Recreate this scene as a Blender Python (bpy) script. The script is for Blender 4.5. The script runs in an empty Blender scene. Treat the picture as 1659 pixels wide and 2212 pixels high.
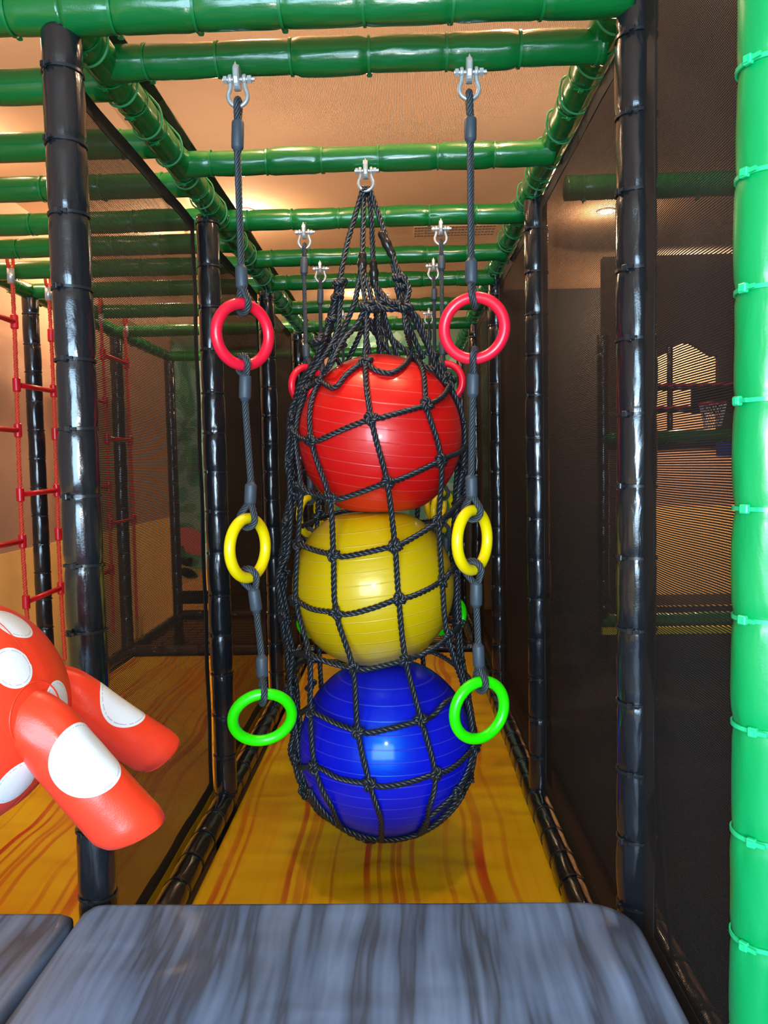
import bpy, math, random
import numpy as np
from mathutils import Vector, Matrix, noise
random.seed(7); rng = np.random.default_rng(7)
S = bpy.context.scene; COL = S.collection
PI = math.pi

# ------------------------------------------------------------------ camera frame (used to survey the place)
F, CX, CY = 1662.0, 829.5, 1106.0
def nrm(v): v = np.asarray(v, float); return v/np.linalg.norm(v)
_y = nrm([42.5, -100., F]); _d = np.array([558.5, 27894., F]); _d = nrm(_d-_y*(_d@_y)); _z = -_d
_x = np.cross(_y, _z); _x = _x if _x[0] > 0 else -_x
R = np.stack([_x, _y, _z]); CAM = np.array([0, 0, 1.5])
def ray(px, py): return R@np.array([px-CX, py-CY, F])
def PY(px, py, Y): r = ray(px, py); return CAM+r*(Y/r[1])
def PX(px, py, X): r = ray(px, py); return CAM+r*(X/r[0])
def PZ(px, py, Z): r = ray(px, py); return CAM+r*((Z-1.5)/r[2])

# ------------------------------------------------------------------ mesh helpers
class MB:
    def __init__(s): s.v = []; s.f = []; s.n = 0
    def add(s, v, f):
        v = np.asarray(v, float); s.v.append(v); s.f += [tuple(int(i)+s.n for i in q) for q in f]; s.n += len(v); return s
    def grid(s, P, close_u=True, close_v=False, caps=False):      # P[nv,nu,3]
        nv, nu = P.shape[:2]; f = []
        for j in range(nv if close_v else nv-1):
            a = j*nu; b = ((j+1) % nv)*nu
            for i in range(nu if close_u else nu-1):
                k = (i+1) % nu; f.append((a+i, a+k, b+k, b+i))
        if caps: f.append(tuple(range(nu))[::-1]); f.append(tuple((nv-1)*nu+i for i in range(nu)))
        return s.add(P.reshape(-1, 3), f)
    def box(s, c, d, M=None, bev=0.0):
        c = np.array(c, float); d = np.array(d, float)/2
        b = min(bev, d.min()*.9)
        if b <= 0:
            v = np.array([[x, y, z] for x in (-1, 1) for y in (-1, 1) for z in (-1, 1)], float)*d
            f = [(0, 1, 3, 2), (4, 6, 7, 5), (0, 4, 5, 1), (2, 3, 7, 6), (0, 2, 6, 4), (1, 5, 7, 3)]
        else:
            v = []; f = []; ix = {}
            for x in (-1, 1):
                for y in (-1, 1):
                    for z in (-1, 1):
                        for a in range(3):
                            o = np.array([x, y, z], float)*(d-b); o[a] += b*[x, y, z][a]
                            ix[(x, y, z, a)] = len(v); v.append(o)
            for a in range(3):
                b1, b2 = (a+1) % 3, (a+2) % 3
                for sg in (-1, 1):
                    q = []
                    for (u, w) in ((-1, -1), (1, -1), (1, 1), (-1, 1)):
                        t = [0, 0, 0]; t[a] = sg; t[b1] = u; t[b2] = w; q.append(ix[(*t, a)])
                    f.append(tuple(q if sg > 0 else q[::-1]))
            for a in range(3):
                b1, b2 = (a+1) % 3, (a+2) % 3
                for u in (-1, 1):
                    for w in (-1, 1):
                        q = []
                        for sg, aa in ((-1, b1), (1, b1), (1, b2), (-1, b2)):
                            t = [0, 0, 0]; t[a] = sg; t[b1] = u; t[b2] = w; q.append(ix[(*t, aa)])
                        f.append(tuple(q if u*w > 0 else q[::-1]))
            for x in (-1, 1):
                for y in (-1, 1):
                    for z in (-1, 1):
                        q = [ix[(x, y, z, a)] for a in range(3)]; f.append(tuple(q if x*y*z > 0 else q[::-1]))
            v = np.array(v)
        v = v+c
        if M is not None: v = np.array([M@Vector(p) for p in v])
        return s.add(v, f)
    def tube(s, P, r, n=12, closed=False, caps=True):
        P = np.asarray(P, float); rr = np.broadcast_to(np.asarray(r, float), (len(P),))
        U, V = frames(P, closed)
        a = np.linspace(0, 2*PI, n, endpoint=False)
        G = P[:, None, :]+rr[:, None, None]*(np.cos(a)[None, :, None]*U[:, None, :]+np.sin(a)[None, :, None]*V[:, None, :])
        return s.grid(G, True, closed, caps and not closed)
    def rope(s, P, rad, strands=3, pitch=.048, n=6, step=.006, closed=False):
        P = resample(P, step); rs = rad*(.47 if strands == 3 else .31); off = rad-rs
        U, V = frames(P, False); L = np.concatenate([[0], np.cumsum(np.linalg.norm(np.diff(P, axis=0), axis=1))])
        ph = L/pitch*2*PI
        for k in range(strands):
            q = ph+k*2*PI/strands
            s.tube(P+off*(np.cos(q)[:, None]*U+np.sin(q)[:, None]*V), rs, n)
        if strands > 3: s.tube(P, rad*.55, 6)
        return s
    def cyl(s, a, b, r, n=24): return s.tube([a, b], r, n)
    def lathe(s, prof, n=32, M=None):                              # prof: [(r,z)]
        a = np.linspace(0, 2*PI, n, endpoint=False)
        G = np.array([[[r*math.cos(t), r*math.sin(t), z] for t in a] for r, z in prof])
        if M is not None: G = np.array([[M@Vector(p) for p in row] for row in G])
        return s.grid(G, True, False, True)
    def torus(s, R0, r, n=48, m=16, M=None):
        a = np.linspace(0, 2*PI, n, endpoint=False)
        P = np.stack([R0*np.cos(a), np.zeros(n), R0*np.sin(a)], 1)
        if M is not None: P = np.array([M@Vector(p) for p in P])
        return s.tube(P, r, m, closed=True)
    def build(s, name, mat, parent=None, smooth=True, loc=None):
        me = bpy.data.meshes.new(name); v = np.concatenate(s.v)
        me.from_pydata([tuple(p) for p in v], [], s.f)
        if smooth: me.polygons.foreach_set('use_smooth', [True]*len(me.polygons))
        me.update()
        if mat: me.materials.append(mat)
        o = bpy.data.objects.new(name, me); COL.objects.link(o); o.parent = parent
        if loc is not None: o.location = loc
        if smooth == 'auto':
            try: me.set_sharp_from_angle(angle=math.radians(38))
            except Exception: pass
        return o
def frames(P, closed=False):
    P = np.asarray(P, float); T = np.zeros_like(P)
    if closed: T = np.roll(P, -1, 0)-np.roll(P, 1, 0)
    else: T[1:-1] = P[2:]-P[:-2]; T[0] = P[1]-P[0]; T[-1] = P[-1]-P[-2]
    T /= np.linalg.norm(T, axis=1)[:, None]+1e-12
    h = np.array([0, 1., 0]) if abs(T[0][1]) < .9 else np.array([1., 0, 0])
    u = nrm(h-T[0]*(h@T[0])); U = [u]
    for i in range(1, len(P)):
        u = u-T[i]*(u@T[i]); u = u/(np.linalg.norm(u)+1e-12); U.append(u)
    U = np.array(U)
    if closed:                                                     # untwist the seam
        uu = U[-1]-T[0]*(U[-1]@T[0]); uu = nrm(uu); V0 = np.cross(T[0], U[0])
        ang = math.atan2(uu@V0, uu@U[0]); a = -ang*np.arange(len(P))/len(P)
        V = np.cross(T, U); U = np.cos(a)[:, None]*U+np.sin(a)[:, None]*V
    return U, np.cross(T, U)
def smooth_path(P, sub=8):
    P = [np.asarray(p, float) for p in P]; Q = [2*P[0]-P[1]]+P+[2*P[-1]-P[-2]]; out = []
    for i in range(1, len(Q)-2):
        a, b, c, d = Q[i-1:i+3]
        for k in range(sub):
            t = k/sub; out.append(.5*((2*b)+(-a+c)*t+(2*a-5*b+4*c-d)*t*t+(-a+3*b-3*c+d)*t**3))
    out.append(P[-1]); return np.array(out)
def resample(P, step):
    P = np.asarray(P, float); L = np.concatenate([[0], np.cumsum(np.linalg.norm(np.diff(P, axis=0), axis=1))])
    n = max(2, int(L[-1]/step)+1); t = np.linspace(0, L[-1], n)
    return np.stack([np.interp(t, L, P[:, i]) for i in range(3)], 1)
def tag(o, label=None, cat=None, group=None, kind=None):
    if label: o['label'] = label
    if cat: o['category'] = cat
    if group: o['group'] = group
    if kind: o['kind'] = kind
    return o
def empty(name, loc=(0, 0, 0)):
    o = bpy.data.objects.new(name, None); COL.objects.link(o); o.location = loc; o.empty_display_size = .05; return o
def copy_tree(o, parent=None):
    c = o.copy(); COL.objects.link(c); c.parent = parent
    for ch in list(o.children): copy_tree(ch, c)
    return c
def dup(o, parent, M=None):
    c = o.copy(); COL.objects.link(c); c.parent = parent
    if M is not None: c.matrix_local = M
    return c

# ------------------------------------------------------------------ materials
def srgb(r, g, b):
    f = lambda c: (c/255/12.92) if c/255 <= .04045 else ((c/255+.055)/1.055)**2.4
    return (f(r), f(g), f(b), 1)
class NT:
    def __init__(s, name):
        s.m = bpy.data.materials.new(name); s.m.use_nodes = True; s.t = s.m.node_tree; s.t.nodes.clear()
        s.out = s.n('ShaderNodeOutputMaterial')
    def n(s, typ, **kw):
        nd = s.t.nodes.new(typ)
        for k, v in kw.items(): setattr(nd, k, v)
        return nd
    def l(s, a, b): s.t.links.new(a, b)
    def put(s, nd, i, v):
        if isinstance(v, bpy.types.NodeSocket): s.l(v, nd.inputs[i])
        else: nd.inputs[i].default_value = v
    def math(s, op, a, b=0.0, c=None, clamp=False):
        nd = s.n('ShaderNodeMath', operation=op, use_clamp=clamp); s.put(nd, 0, a); s.put(nd, 1, b)
        if c is not None: s.put(nd, 2, c)
        return nd.outputs[0]
    def coord(s, which='Object'): return s.n('ShaderNodeTexCoord').outputs[which]
    def mapv(s, v, scale=(1, 1, 1), loc=(0, 0, 0), rot=(0, 0, 0)):
        nd = s.n('ShaderNodeMapping'); s.l(v, nd.inputs[0]); nd.inputs['Scale'].default_value = scale
        nd.inputs['Location'].default_value = loc; nd.inputs['Rotation'].default_value = rot; return nd.outputs[0]
    def noise(s, v, scale=5, detail=3, rough=.5, dist=0):
        nd = s.n('ShaderNodeTexNoise'); s.l(v, nd.inputs['Vector']); nd.inputs['Scale'].default_value = scale
        nd.inputs['Detail'].default_value = detail; nd.inputs['Roughness'].default_value = rough; nd.inputs['Distortion'].default_value = dist
        return nd.outputs['Fac']
    def ramp(s, f, stops, interp='LINEAR'):
        nd = s.n('ShaderNodeValToRGB'); nd.color_ramp.interpolation = interp; e = nd.color_ramp.elements
        while len(e) > 1: e.remove(e[-1])
        e[0].position = stops[0][0]; e[0].color = stops[0][1]
        for p, c in stops[1:]: q = e.new(p); q.color = c
        s.l(f, nd.inputs[0]); return nd.outputs[0]
    def mix(s, f, a, b, blend='MIX'):
        nd = s.n('ShaderNodeMix', data_type='RGBA', blend_type=blend); s.put(nd, 0, f); s.put(nd, 6, a); s.put(nd, 7, b); return nd.outputs[2]
    def sep(s, v): nd = s.n('ShaderNodeSeparateXYZ'); s.l(v, nd.inputs[0]); return nd.outputs
    def bump(s, h, strength=.3, dist=.01, nrm_in=None):
        nd = s.n('ShaderNodeBump'); s.l(h, nd.inputs['Height']); nd.inputs['Strength'].default_value = strength; nd.inputs['Distance'].default_value = dist
        if nrm_in is not None: s.l(nrm_in, nd.inputs['Normal'])
        return nd.outputs[0]
    def bsdf(s, col, rough=.5, metal=0, coat=0, spec=.5, normal=None, **kw):
        nd = s.n('ShaderNodeBsdfPrincipled'); s.put(nd, 'Base Color', col); s.put(nd, 'Roughness', rough); s.put(nd, 'Metallic', metal)
        nd.inputs['Coat Weight'].default_value = coat; nd.inputs['Coat Roughness'].default_value = .12; nd.inputs['Specular IOR Level'].default_value = spec
        if normal is not None: s.l(normal, nd.inputs['Normal'])
        for k, v in kw.items(): s.put(nd, k.replace('_', ' '), v)
        return nd.outputs[0]
    def done(s, sh): s.l(sh, s.out.inputs[0]); return s.m
def plain(name, col, rough=.5, metal=0, coat=0, spec=.5, bump=0, bscale=60, **kw):
    t = NT(name); c = t.coord(); nz = t.noise(c, bscale, 3)
    b = t.bump(nz, bump, .003) if bump else None
    colv = t.mix(t.math('MULTIPLY', t.noise(c, 9, 3), .35), col, tuple(x*.72 for x in col[:3])+(1,))
    return t.done(t.bsdf(colv, rough, metal, coat, spec, b, **kw))
def pvc(name, col, rough=.24, wr=.35, coat=.3, dark=.8):
    t = NT(name); c = t.coord(); inf = t.n('ShaderNodeObjectInfo')
    off = t.n('ShaderNodeVectorMath', operation='ADD'); t.l(c, off.inputs[0])
    sc = t.n('ShaderNodeVectorMath', operation='SCALE'); t.l(inf.outputs['Location'], sc.inputs[0]); sc.inputs['Scale'].default_value = 3.7; t.l(sc.outputs[0], off.inputs[1])
    v = off.outputs[0]
    n1 = t.noise(t.mapv(v, (1, 1, .28)), 26, 3, .5, .4); n2 = t.noise(v, 8, 2); n3 = t.noise(v, 260, 2)
    h = t.math('ADD', t.math('MULTIPLY', n1, .55), t.math('ADD', t.math('MULTIPLY', n2, .6), t.math('MULTIPLY', n3, .03)))
    colv = t.mix(t.math('MULTIPLY', n2, .5), col, tuple(x*dark for x in col[:3])+(1,))
    return t.done(t.bsdf(colv, rough, 0, coat, .5, t.bump(h, wr, .016)))
M = {}
M['green'] = pvc('green_vinyl', srgb(6, 112, 48), .26)
M['bright_green'] = pvc('bright_green_vinyl', srgb(0, 160, 84), .34, wr=.25, coat=.05)
M['black'] = pvc('black_vinyl', (.012, .014, .018, 1), .2, wr=.45, coat=.5)
M['tie_green'] = plain('green_cable_tie_plastic', srgb(10, 122, 58), .35)
M['tie_black'] = plain('black_cable_tie_plastic', (.018, .021, .026, 1), .32)
M['tie_bright'] = plain('bright_green_cable_tie_plastic', srgb(40, 215, 140), .3)
M['rope'] = plain('black_nylon_rope', (.013, .019, .024, 1), .38, spec=.7, bump=.2, bscale=420)
M['cable'] = plain('grey_black_cable_rope', (.04, .053, .062, 1), .42, bump=.2, bscale=500)
M['sleeve'] = plain('grey_rubber_sleeve', (.05, .07, .09, 1), .5, bump=.1, bscale=120)
M['shrink'] = plain('brown_black_shrink_sleeve', (.022, .018, .014, 1), .25, bump=.3, bscale=40)
M['zinc'] = plain('galvanised_steel', (.62, .68, .7, 1), .32, metal=.55, bump=.15, bscale=160)
M['ring_red'] = plain('red_ring_plastic', srgb(255, 28, 60), .34, coat=.2)
M['ring_yellow'] = plain('yellow_ring_plastic', srgb(255, 226, 0), .34, coat=.2)
M['ring_green'] = plain('lime_ring_plastic', srgb(40, 248, 0), .34, coat=.2)
M['web'] = plain('black_webbing', (.012, .012, .013, 1), .75, bump=.4, bscale=500)
M['redrope'] = plain('orange_red_rope', srgb(225, 70, 45), .5, bump=.2, bscale=400)
M['redplastic'] = plain('red_ladder_plastic', srgb(215, 25, 40), .3)
M['lace'] = plain('pale_green_lacing_cord', srgb(60, 150, 90), .45)

def ball_mat(name, col, stretch):
    t = NT(name); c = t.coord(); x, y, z = t.sep(c)
    zz = t.math('MULTIPLY', z, 1/.036); fr = t.math('FRACT', zz)
    d = t.math('ABSOLUTE', t.math('SUBTRACT', fr, .5))
    ridge = t.math('SUBTRACT', 1, t.math('MULTIPLY', d, 18.0), clamp=True)
    nm = t.bump(ridge, .45, .002); n0 = t.noise(t.mapv(c, (1, 1, 5)), 9, 3)
    nm = t.bump(n0, .12, .01, nm)
    colv = t.mix(t.math('MULTIPLY', ridge, .05), col, (1, 1, 1, 1))
    return t.done(t.bsdf(colv, .4, 0, .3, 1.0, nm, Specular_Tint=stretch))
M['ball_red'] = ball_mat('red_ball_vinyl', srgb(228, 16, 16), (1, .55, .5, 1))
M['ball_yellow'] = ball_mat('yellow_ball_vinyl', srgb(226, 186, 0), (1, .95, .5, 1))
M['ball_blue'] = ball_mat('blue_ball_vinyl', srgb(18, 16, 205), (.0, .55, 1, 1))

def net_mat(name, col, pitch, duty, axes=(1, 2), trans=.25):
    t = NT(name); c = t.sep(t.coord()); hs = []
    for a, dq in zip(axes, duty if isinstance(duty, tuple) else (duty, duty)):
        fr = t.math('FRACT', t.math('MULTIPLY', c[a], 1/pitch)); hs.append(t.math('LESS_THAN', fr, dq))
    thread = t.math('MAXIMUM', hs[0], hs[1])
    d = t.n('ShaderNodeBsdfDiffuse'); d.inputs[0].default_value = col
    tl = t.n('ShaderNodeBsdfTranslucent'); tl.inputs[0].default_value = col
    gl = t.n('ShaderNodeBsdfGlossy'); gl.inputs[0].default_value = (.5, .5, .5, 1); gl.inputs[1].default_value = .35
    m1 = t.n('ShaderNodeMixShader'); m1.inputs[0].default_value = trans; t.l(d.outputs[0], m1.inputs[1]); t.l(tl.outputs[0], m1.inputs[2])
    m3 = t.n('ShaderNodeMixShader'); m3.inputs[0].default_value = .03; t.l(m1.outputs[0], m3.inputs[1]); t.l(gl.outputs[0], m3.inputs[2])
    tr = t.n('ShaderNodeBsdfTransparent'); m2 = t.n('ShaderNodeMixShader'); t.l(thread, m2.inputs[0]); t.l(tr.outputs[0], m2.inputs[1]); t.l(m3.outputs[0], m2.inputs[2])
    return t.done(m2.outputs[0])
M['net'] = net_mat('black_side_mesh', (.04, .04, .042, 1), .0044, (.3, .66))
M['net_shaded'] = net_mat('shade_darkened_side_mesh', (.034, .032, .032, 1), .0044, (.66, .66))  # same side mesh, thickened and darkened so the far bays look dim
M['topnet'] = net_mat('tan_overhead_mesh', (.4, .3, .22, 1), .0044, .2, (0, 1), .5)

# yellow mat with long red and orange brush streaks
def streak_mat(name, base, stops, sx, seed, rough, wrink, bl=1.0):
    t = NT(name); c = t.coord('Object')
    w = t.noise(t.mapv(c, (1.2, .8, 1), (seed, 0, 0)), 1.6, 2)
    x, y, z = t.sep(c)
    xx = t.math('ADD', x, t.math('MULTIPLY', w, .16*bl))
    cmb = t.n('ShaderNodeCombineXYZ'); t.l(t.math('MULTIPLY', xx, sx), cmb.inputs[0]); t.l(t.math('MULTIPLY', y, .45), cmb.inputs[1]); cmb.inputs[2].default_value = seed
    f = t.noise(cmb.outputs[0], 1.0, 4, .62)
    col = t.ramp(f, stops)
    big = t.noise(t.mapv(c, (1, 1, 1), (seed*2, 3, 0)), 1.7, 2)
    col = t.mix(t.math('MULTIPLY', big, .35), col, base)
    wr = t.noise(t.mapv(c, (.35, 1, 1)), wrink, 2, .5, .5)
    n3 = t.noise(c, 400, 1)
    h = t.math('ADD', wr, t.math('MULTIPLY', n3, .01))
    return t.done(t.bsdf(col, rough, 0, .04, .4, t.bump(h, .3, .03)))
yb = srgb(255, 204, 10); yo = srgb(252, 158, 8); rr_ = srgb(205, 45, 18); ro = srgb(222, 88, 12)
def ymat():
    t = NT('yellow_streaked_vinyl'); c = t.coord(); x, y, z = t.sep(c)
    w = t.noise(t.mapv(c, (.5, 1.0, 1)), 2.0, 0); w2 = t.noise(t.mapv(c, (22, .8, 1)), 1.3, 4, .6)
    f = t.math('ADD', t.math('MULTIPLY', t.math('ADD', x, .5575), 1/1.115), t.math('MULTIPLY', t.math('SUBTRACT', w, .5), .10))
    e = []
    for px, wd, cl in ((441, 12, 'o'), (465, 5, 'o'), (599, 11, 'r'), (628, 16, 'y'), (647, 9, 'p'), (705, 4, 'y'), (788, 12, 'p'), (818, 4, 'r'), (851, 9, 'r'), (866, 10, 'o'), (898, 9, 'p'), (980, 10, 'y'), (1027, 6, 'r'), (1058, 22, 'p'), (1120, 9, 'y')):
        q = (px-415)/810; e.append((q, wd/810/2, {'r': srgb(205, 38, 16), 'p': srgb(214, 66, 16), 'o': srgb(224, 96, 12), 'y': srgb(228, 130, 8)}[cl]))
    st = [(0, yb)]
    for q, h, cl in e: st += [(q-h-.004, yb), (q-h, cl), (q+h, cl), (q+h+.004, yb)]
    st.sort(key=lambda k: k[0])
    nodes = []
    half = [k for k in st if k[0] < .5], [k for k in st if k[0] >= .5]
    ca = t.ramp(f, half[0][:31]); cb = t.ramp(f, [(0, yb)]+half[1][:30])
    col = t.mix(t.math('GREATER_THAN', f, .49), ca, cb)
    fade = t.ramp(t.noise(t.mapv(c, (5, .9, 1), (3, 0, 0)), 1.3, 2), [(.36, (0, 0, 0, 1)), (.6, (1, 1, 1, 1))])
    col = t.mix(t.math('MULTIPLY', fade, .55), col, yb)
    col = t.mix(t.ramp(w2, [(.5, (0, 0, 0, 1)), (.62, (.3, .3, .3, 1))]), col, yo)
    big = t.noise(c, 1.4, 2); col = t.mix(t.ramp(big, [(.45, (0, 0, 0, 1)), (.62, (.5, .5, .5, 1))]), col, yo)
    wr = t.noise(t.mapv(c, (.5, 1.1, 1)), 5, 1, .5, .5); n3 = t.noise(c, 400, 1)
    return t.done(t.bsdf(col, .5, 0, .0, .35, t.bump(t.math('ADD', wr, t.math('MULTIPLY', n3, .01)), .5, .04)))
M['ymat'] = ymat()
gb = srgb(112, 138, 176)
M['gmat'] = streak_mat('grey_streaked_vinyl', gb, [(0, srgb(38, 46, 58)), (.3, srgb(60, 70, 86)), (.38, gb), (.46, srgb(78, 100, 132)), (.49, srgb(44, 50, 62)), (.53, srgb(82, 102, 132)), (.62, srgb(128, 152, 188)), (.7, srgb(66, 76, 96)), (1, gb)], 6.5, 1.7, .5, 5, .5)

def rough_wall(name, a, b, sc=3):
    t = NT(name); c = t.coord(); f = t.noise(c, sc, 5, .6); fine = t.noise(c, 240, 2)
    return t.done(t.bsdf(t.mix(f, a, b), .85, 0, 0, .2, t.bump(fine, .3, .002)))
M['ceil'] = rough_wall('tan_ceiling_plaster', srgb(214, 178, 144), srgb(196, 158, 126))
M['beige'] = rough_wall('beige_painted_wall', srgb(186, 152, 126), srgb(172, 140, 116))
M['amber'] = rough_wall('amber_painted_wall', srgb(255, 214, 130), srgb(252, 202, 112))
M['facade'] = rough_wall('brown_grey_facade', srgb(92, 78, 68), srgb(80, 68, 60))
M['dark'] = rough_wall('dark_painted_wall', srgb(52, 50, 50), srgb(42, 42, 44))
M['floor'] = rough_wall('brown_floor', srgb(120, 92, 66), srgb(100, 78, 58))
M['white'] = rough_wall('white_paint', srgb(225, 225, 222), srgb(215, 215, 212))

# ------------------------------------------------------------------ camera
cd = bpy.data.cameras.new('camera'); cam = bpy.data.objects.new('camera', cd); COL.objects.link(cam); S.camera = cam
cd.sensor_fit = 'HORIZONTAL'; cd.sensor_width = 36; cd.lens = 36*F/1659; cd.clip_start = .02
mw = Matrix.Identity(4)
for i in range(3): mw[i][0] = R[i, 0]; mw[i][1] = -R[i, 1]; mw[i][2] = -R[i, 2]; mw[i][3] = CAM[i]
cam.matrix_world = mw

# ------------------------------------------------------------------ room shell
def wallbox(name, c, d, mat): return tag(MB().box(c, d).build(name, mat, smooth=False), kind='structure')
XL, XR, YB, YF, ZC = -2.3, 4.2, 7.7, -3.2, 3.12
wallbox('floor', ((XL+XR)/2, (YB+YF)/2, -.05), (XR-XL+.2, YB-YF+.2, .1), M['floor'])
wallbox('ceiling', ((XL+XR)/2, (YB+YF)/2, ZC+.05), (XR-XL+.2, YB-YF+.2, .1), M['ceil'])
zd = 1.5-.457                                                    # height where the amber lower wall starts
wallbox('wall_left', (XL-.05, (YB+YF)/2, (zd+ZC)/2), (.1, YB-YF, ZC-zd), M['beige'])
wallbox('wall_left_lower', (XL-.045, (YB+YF)/2, zd/2), (.11, YB-YF, zd), M['amber'])
wallbox('wall_right', (XR+.05, (YB+YF)/2, ZC/2), (.1, YB-YF, ZC), M['beige'])
wallbox('wall_back', ((XL+XR)/2, YB+.05, (zd+ZC)/2), (XR-XL, .1, ZC-zd), M['beige'])
wallbox('wall_back_lower', ((XL+XR)/2, YB+.045, zd/2), (XR-XL, .11, zd), M['amber'])
# front wall behind the camera with a wide window opening
wx0, wx1, wz0, wz1 = -1.7, 1.1, .7, 2.6
w = MB()
w.box(((XL+wx0)/2, YF-.05, ZC/2), (wx0-XL, .1, ZC)); w.box(((XR+wx1)/2, YF-.05, ZC/2), (XR-wx1, .1, ZC))
w.box(((wx0+wx1)/2, YF-.05, wz0/2), (wx1-wx0, .1, wz0)); w.box(((wx0+wx1)/2, YF-.05, (wz1+ZC)/2), (wx1-wx0, .1, ZC-wz1))
tag(w.build('wall_front', M['beige'], smooth=False), kind='structure')
w = MB()
for xx in (wx0+.03, -.77, .17, wx1-.03): w.box((xx, YF+.0, (wz0+wz1)/2), (.06, .06, wz1-wz0))
for zz in (wz0+.03, wz1-.03): w.box(((wx0+wx1)/2, YF+.0, zz), (wx1-wx0, .06, .06))
tag(w.build('window_1', M['white'], smooth=False), kind='structure')
# downlights in the ceiling
def spot_at(x, y, power, name_label, size=.05):
    e = empty('ceiling_light', (x, y, ZC)); tag(e, name_label, 'ceiling light', 'recessed ceiling lights')
    MB().lathe([(.058, 0), (.062, -.006), (.048, -.01), (.045, 0)], 28).build('trim_ring', M['white'], e)
    t = NT('lamp_glow'); em = t.n('ShaderNodeEmission'); em.inputs[0].default_value = (1, .68, .4, 1); em.inputs[1].default_value = 14
    t.done(em.outputs[0]); MB().lathe([(.045, -.001), (.045, -.004)], 28).build('diffuser', t.m, e)
    ld = bpy.data.lights.new('warm_lamp', 'POINT'); ld.energy = power; ld.color = (1, .68, .43); ld.shadow_soft_size = size
    lo = bpy.data.objects.new('warm_lamp', ld); COL.objects.link(lo); lo.location = (x, y, ZC-.12)
a = PZ(530, 455, ZC); b = PZ(1310, 455, ZC); c_ = PZ(793, 700, ZC)
g1 = PZ(545, 262, 2.52); g2 = PZ(1120, 200, 2.52)
spot_at(a[0], a[1], 34, 'round recessed ceiling light behind the left ring rope')
spot_at(b[0], b[1], 24, 'round recessed ceiling light seen through the right hand mesh')
spot_at(c_[0], 7.3 if c_[1] > 7.3 else c_[1], 16, 'round recessed ceiling light glowing behind the top of the rope bag')
spot_at(g1[0], g1[1], 42, 'warm ceiling light making a glow on the overhead mesh beside the left ring rope')
spot_at(g2[0], g2[1], 36, 'warm ceiling light above the overhead mesh near the right rail')
spot_at(-1.45, 2.6, 9, 'ceiling light above the left hand bay')
spot_at(-1.6, 5.2, 85, 'ceiling light above the far part of the left bay')
spot_at(2.5, 6.9, 380, 'ceiling light above the court beyond the right mesh')
spot_at(-2.12, 3.7, 26, 'added unseen fill lamp close to the left wall above the climbing ladder')  # extra lamp, added only to brighten the amber left wall
# ceiling vent
va, vb = PZ(895, 489, ZC-.01), PZ(1072, 487, ZC-.01); vc = PZ(895, 512, ZC-.01)
ve = empty('ceiling_vent', ((va[0]+vb[0])/2, (va[1]+vc[1])/2, ZC)); tag(ve, 'rectangular grille of cream slats in the tan ceiling near the right rail', 'ceiling vent')
W_, D_ = vb[0]-va[0], va[1]-vc[1]
MB().box((0, 0, -.004), (W_, D_, .006)).build('backing', M['web'], ve, smooth=False)
sl = MB()
for i in range(25): sl.box((-W_/2+W_*i/24, 0, -.012), (.004, D_, .012))
for i in range(5): sl.box((0, -D_/2+D_*i/4, -.012), (W_, .008, .012))
sl.build('grille', M['ceil'], ve, smooth=False)

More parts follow.
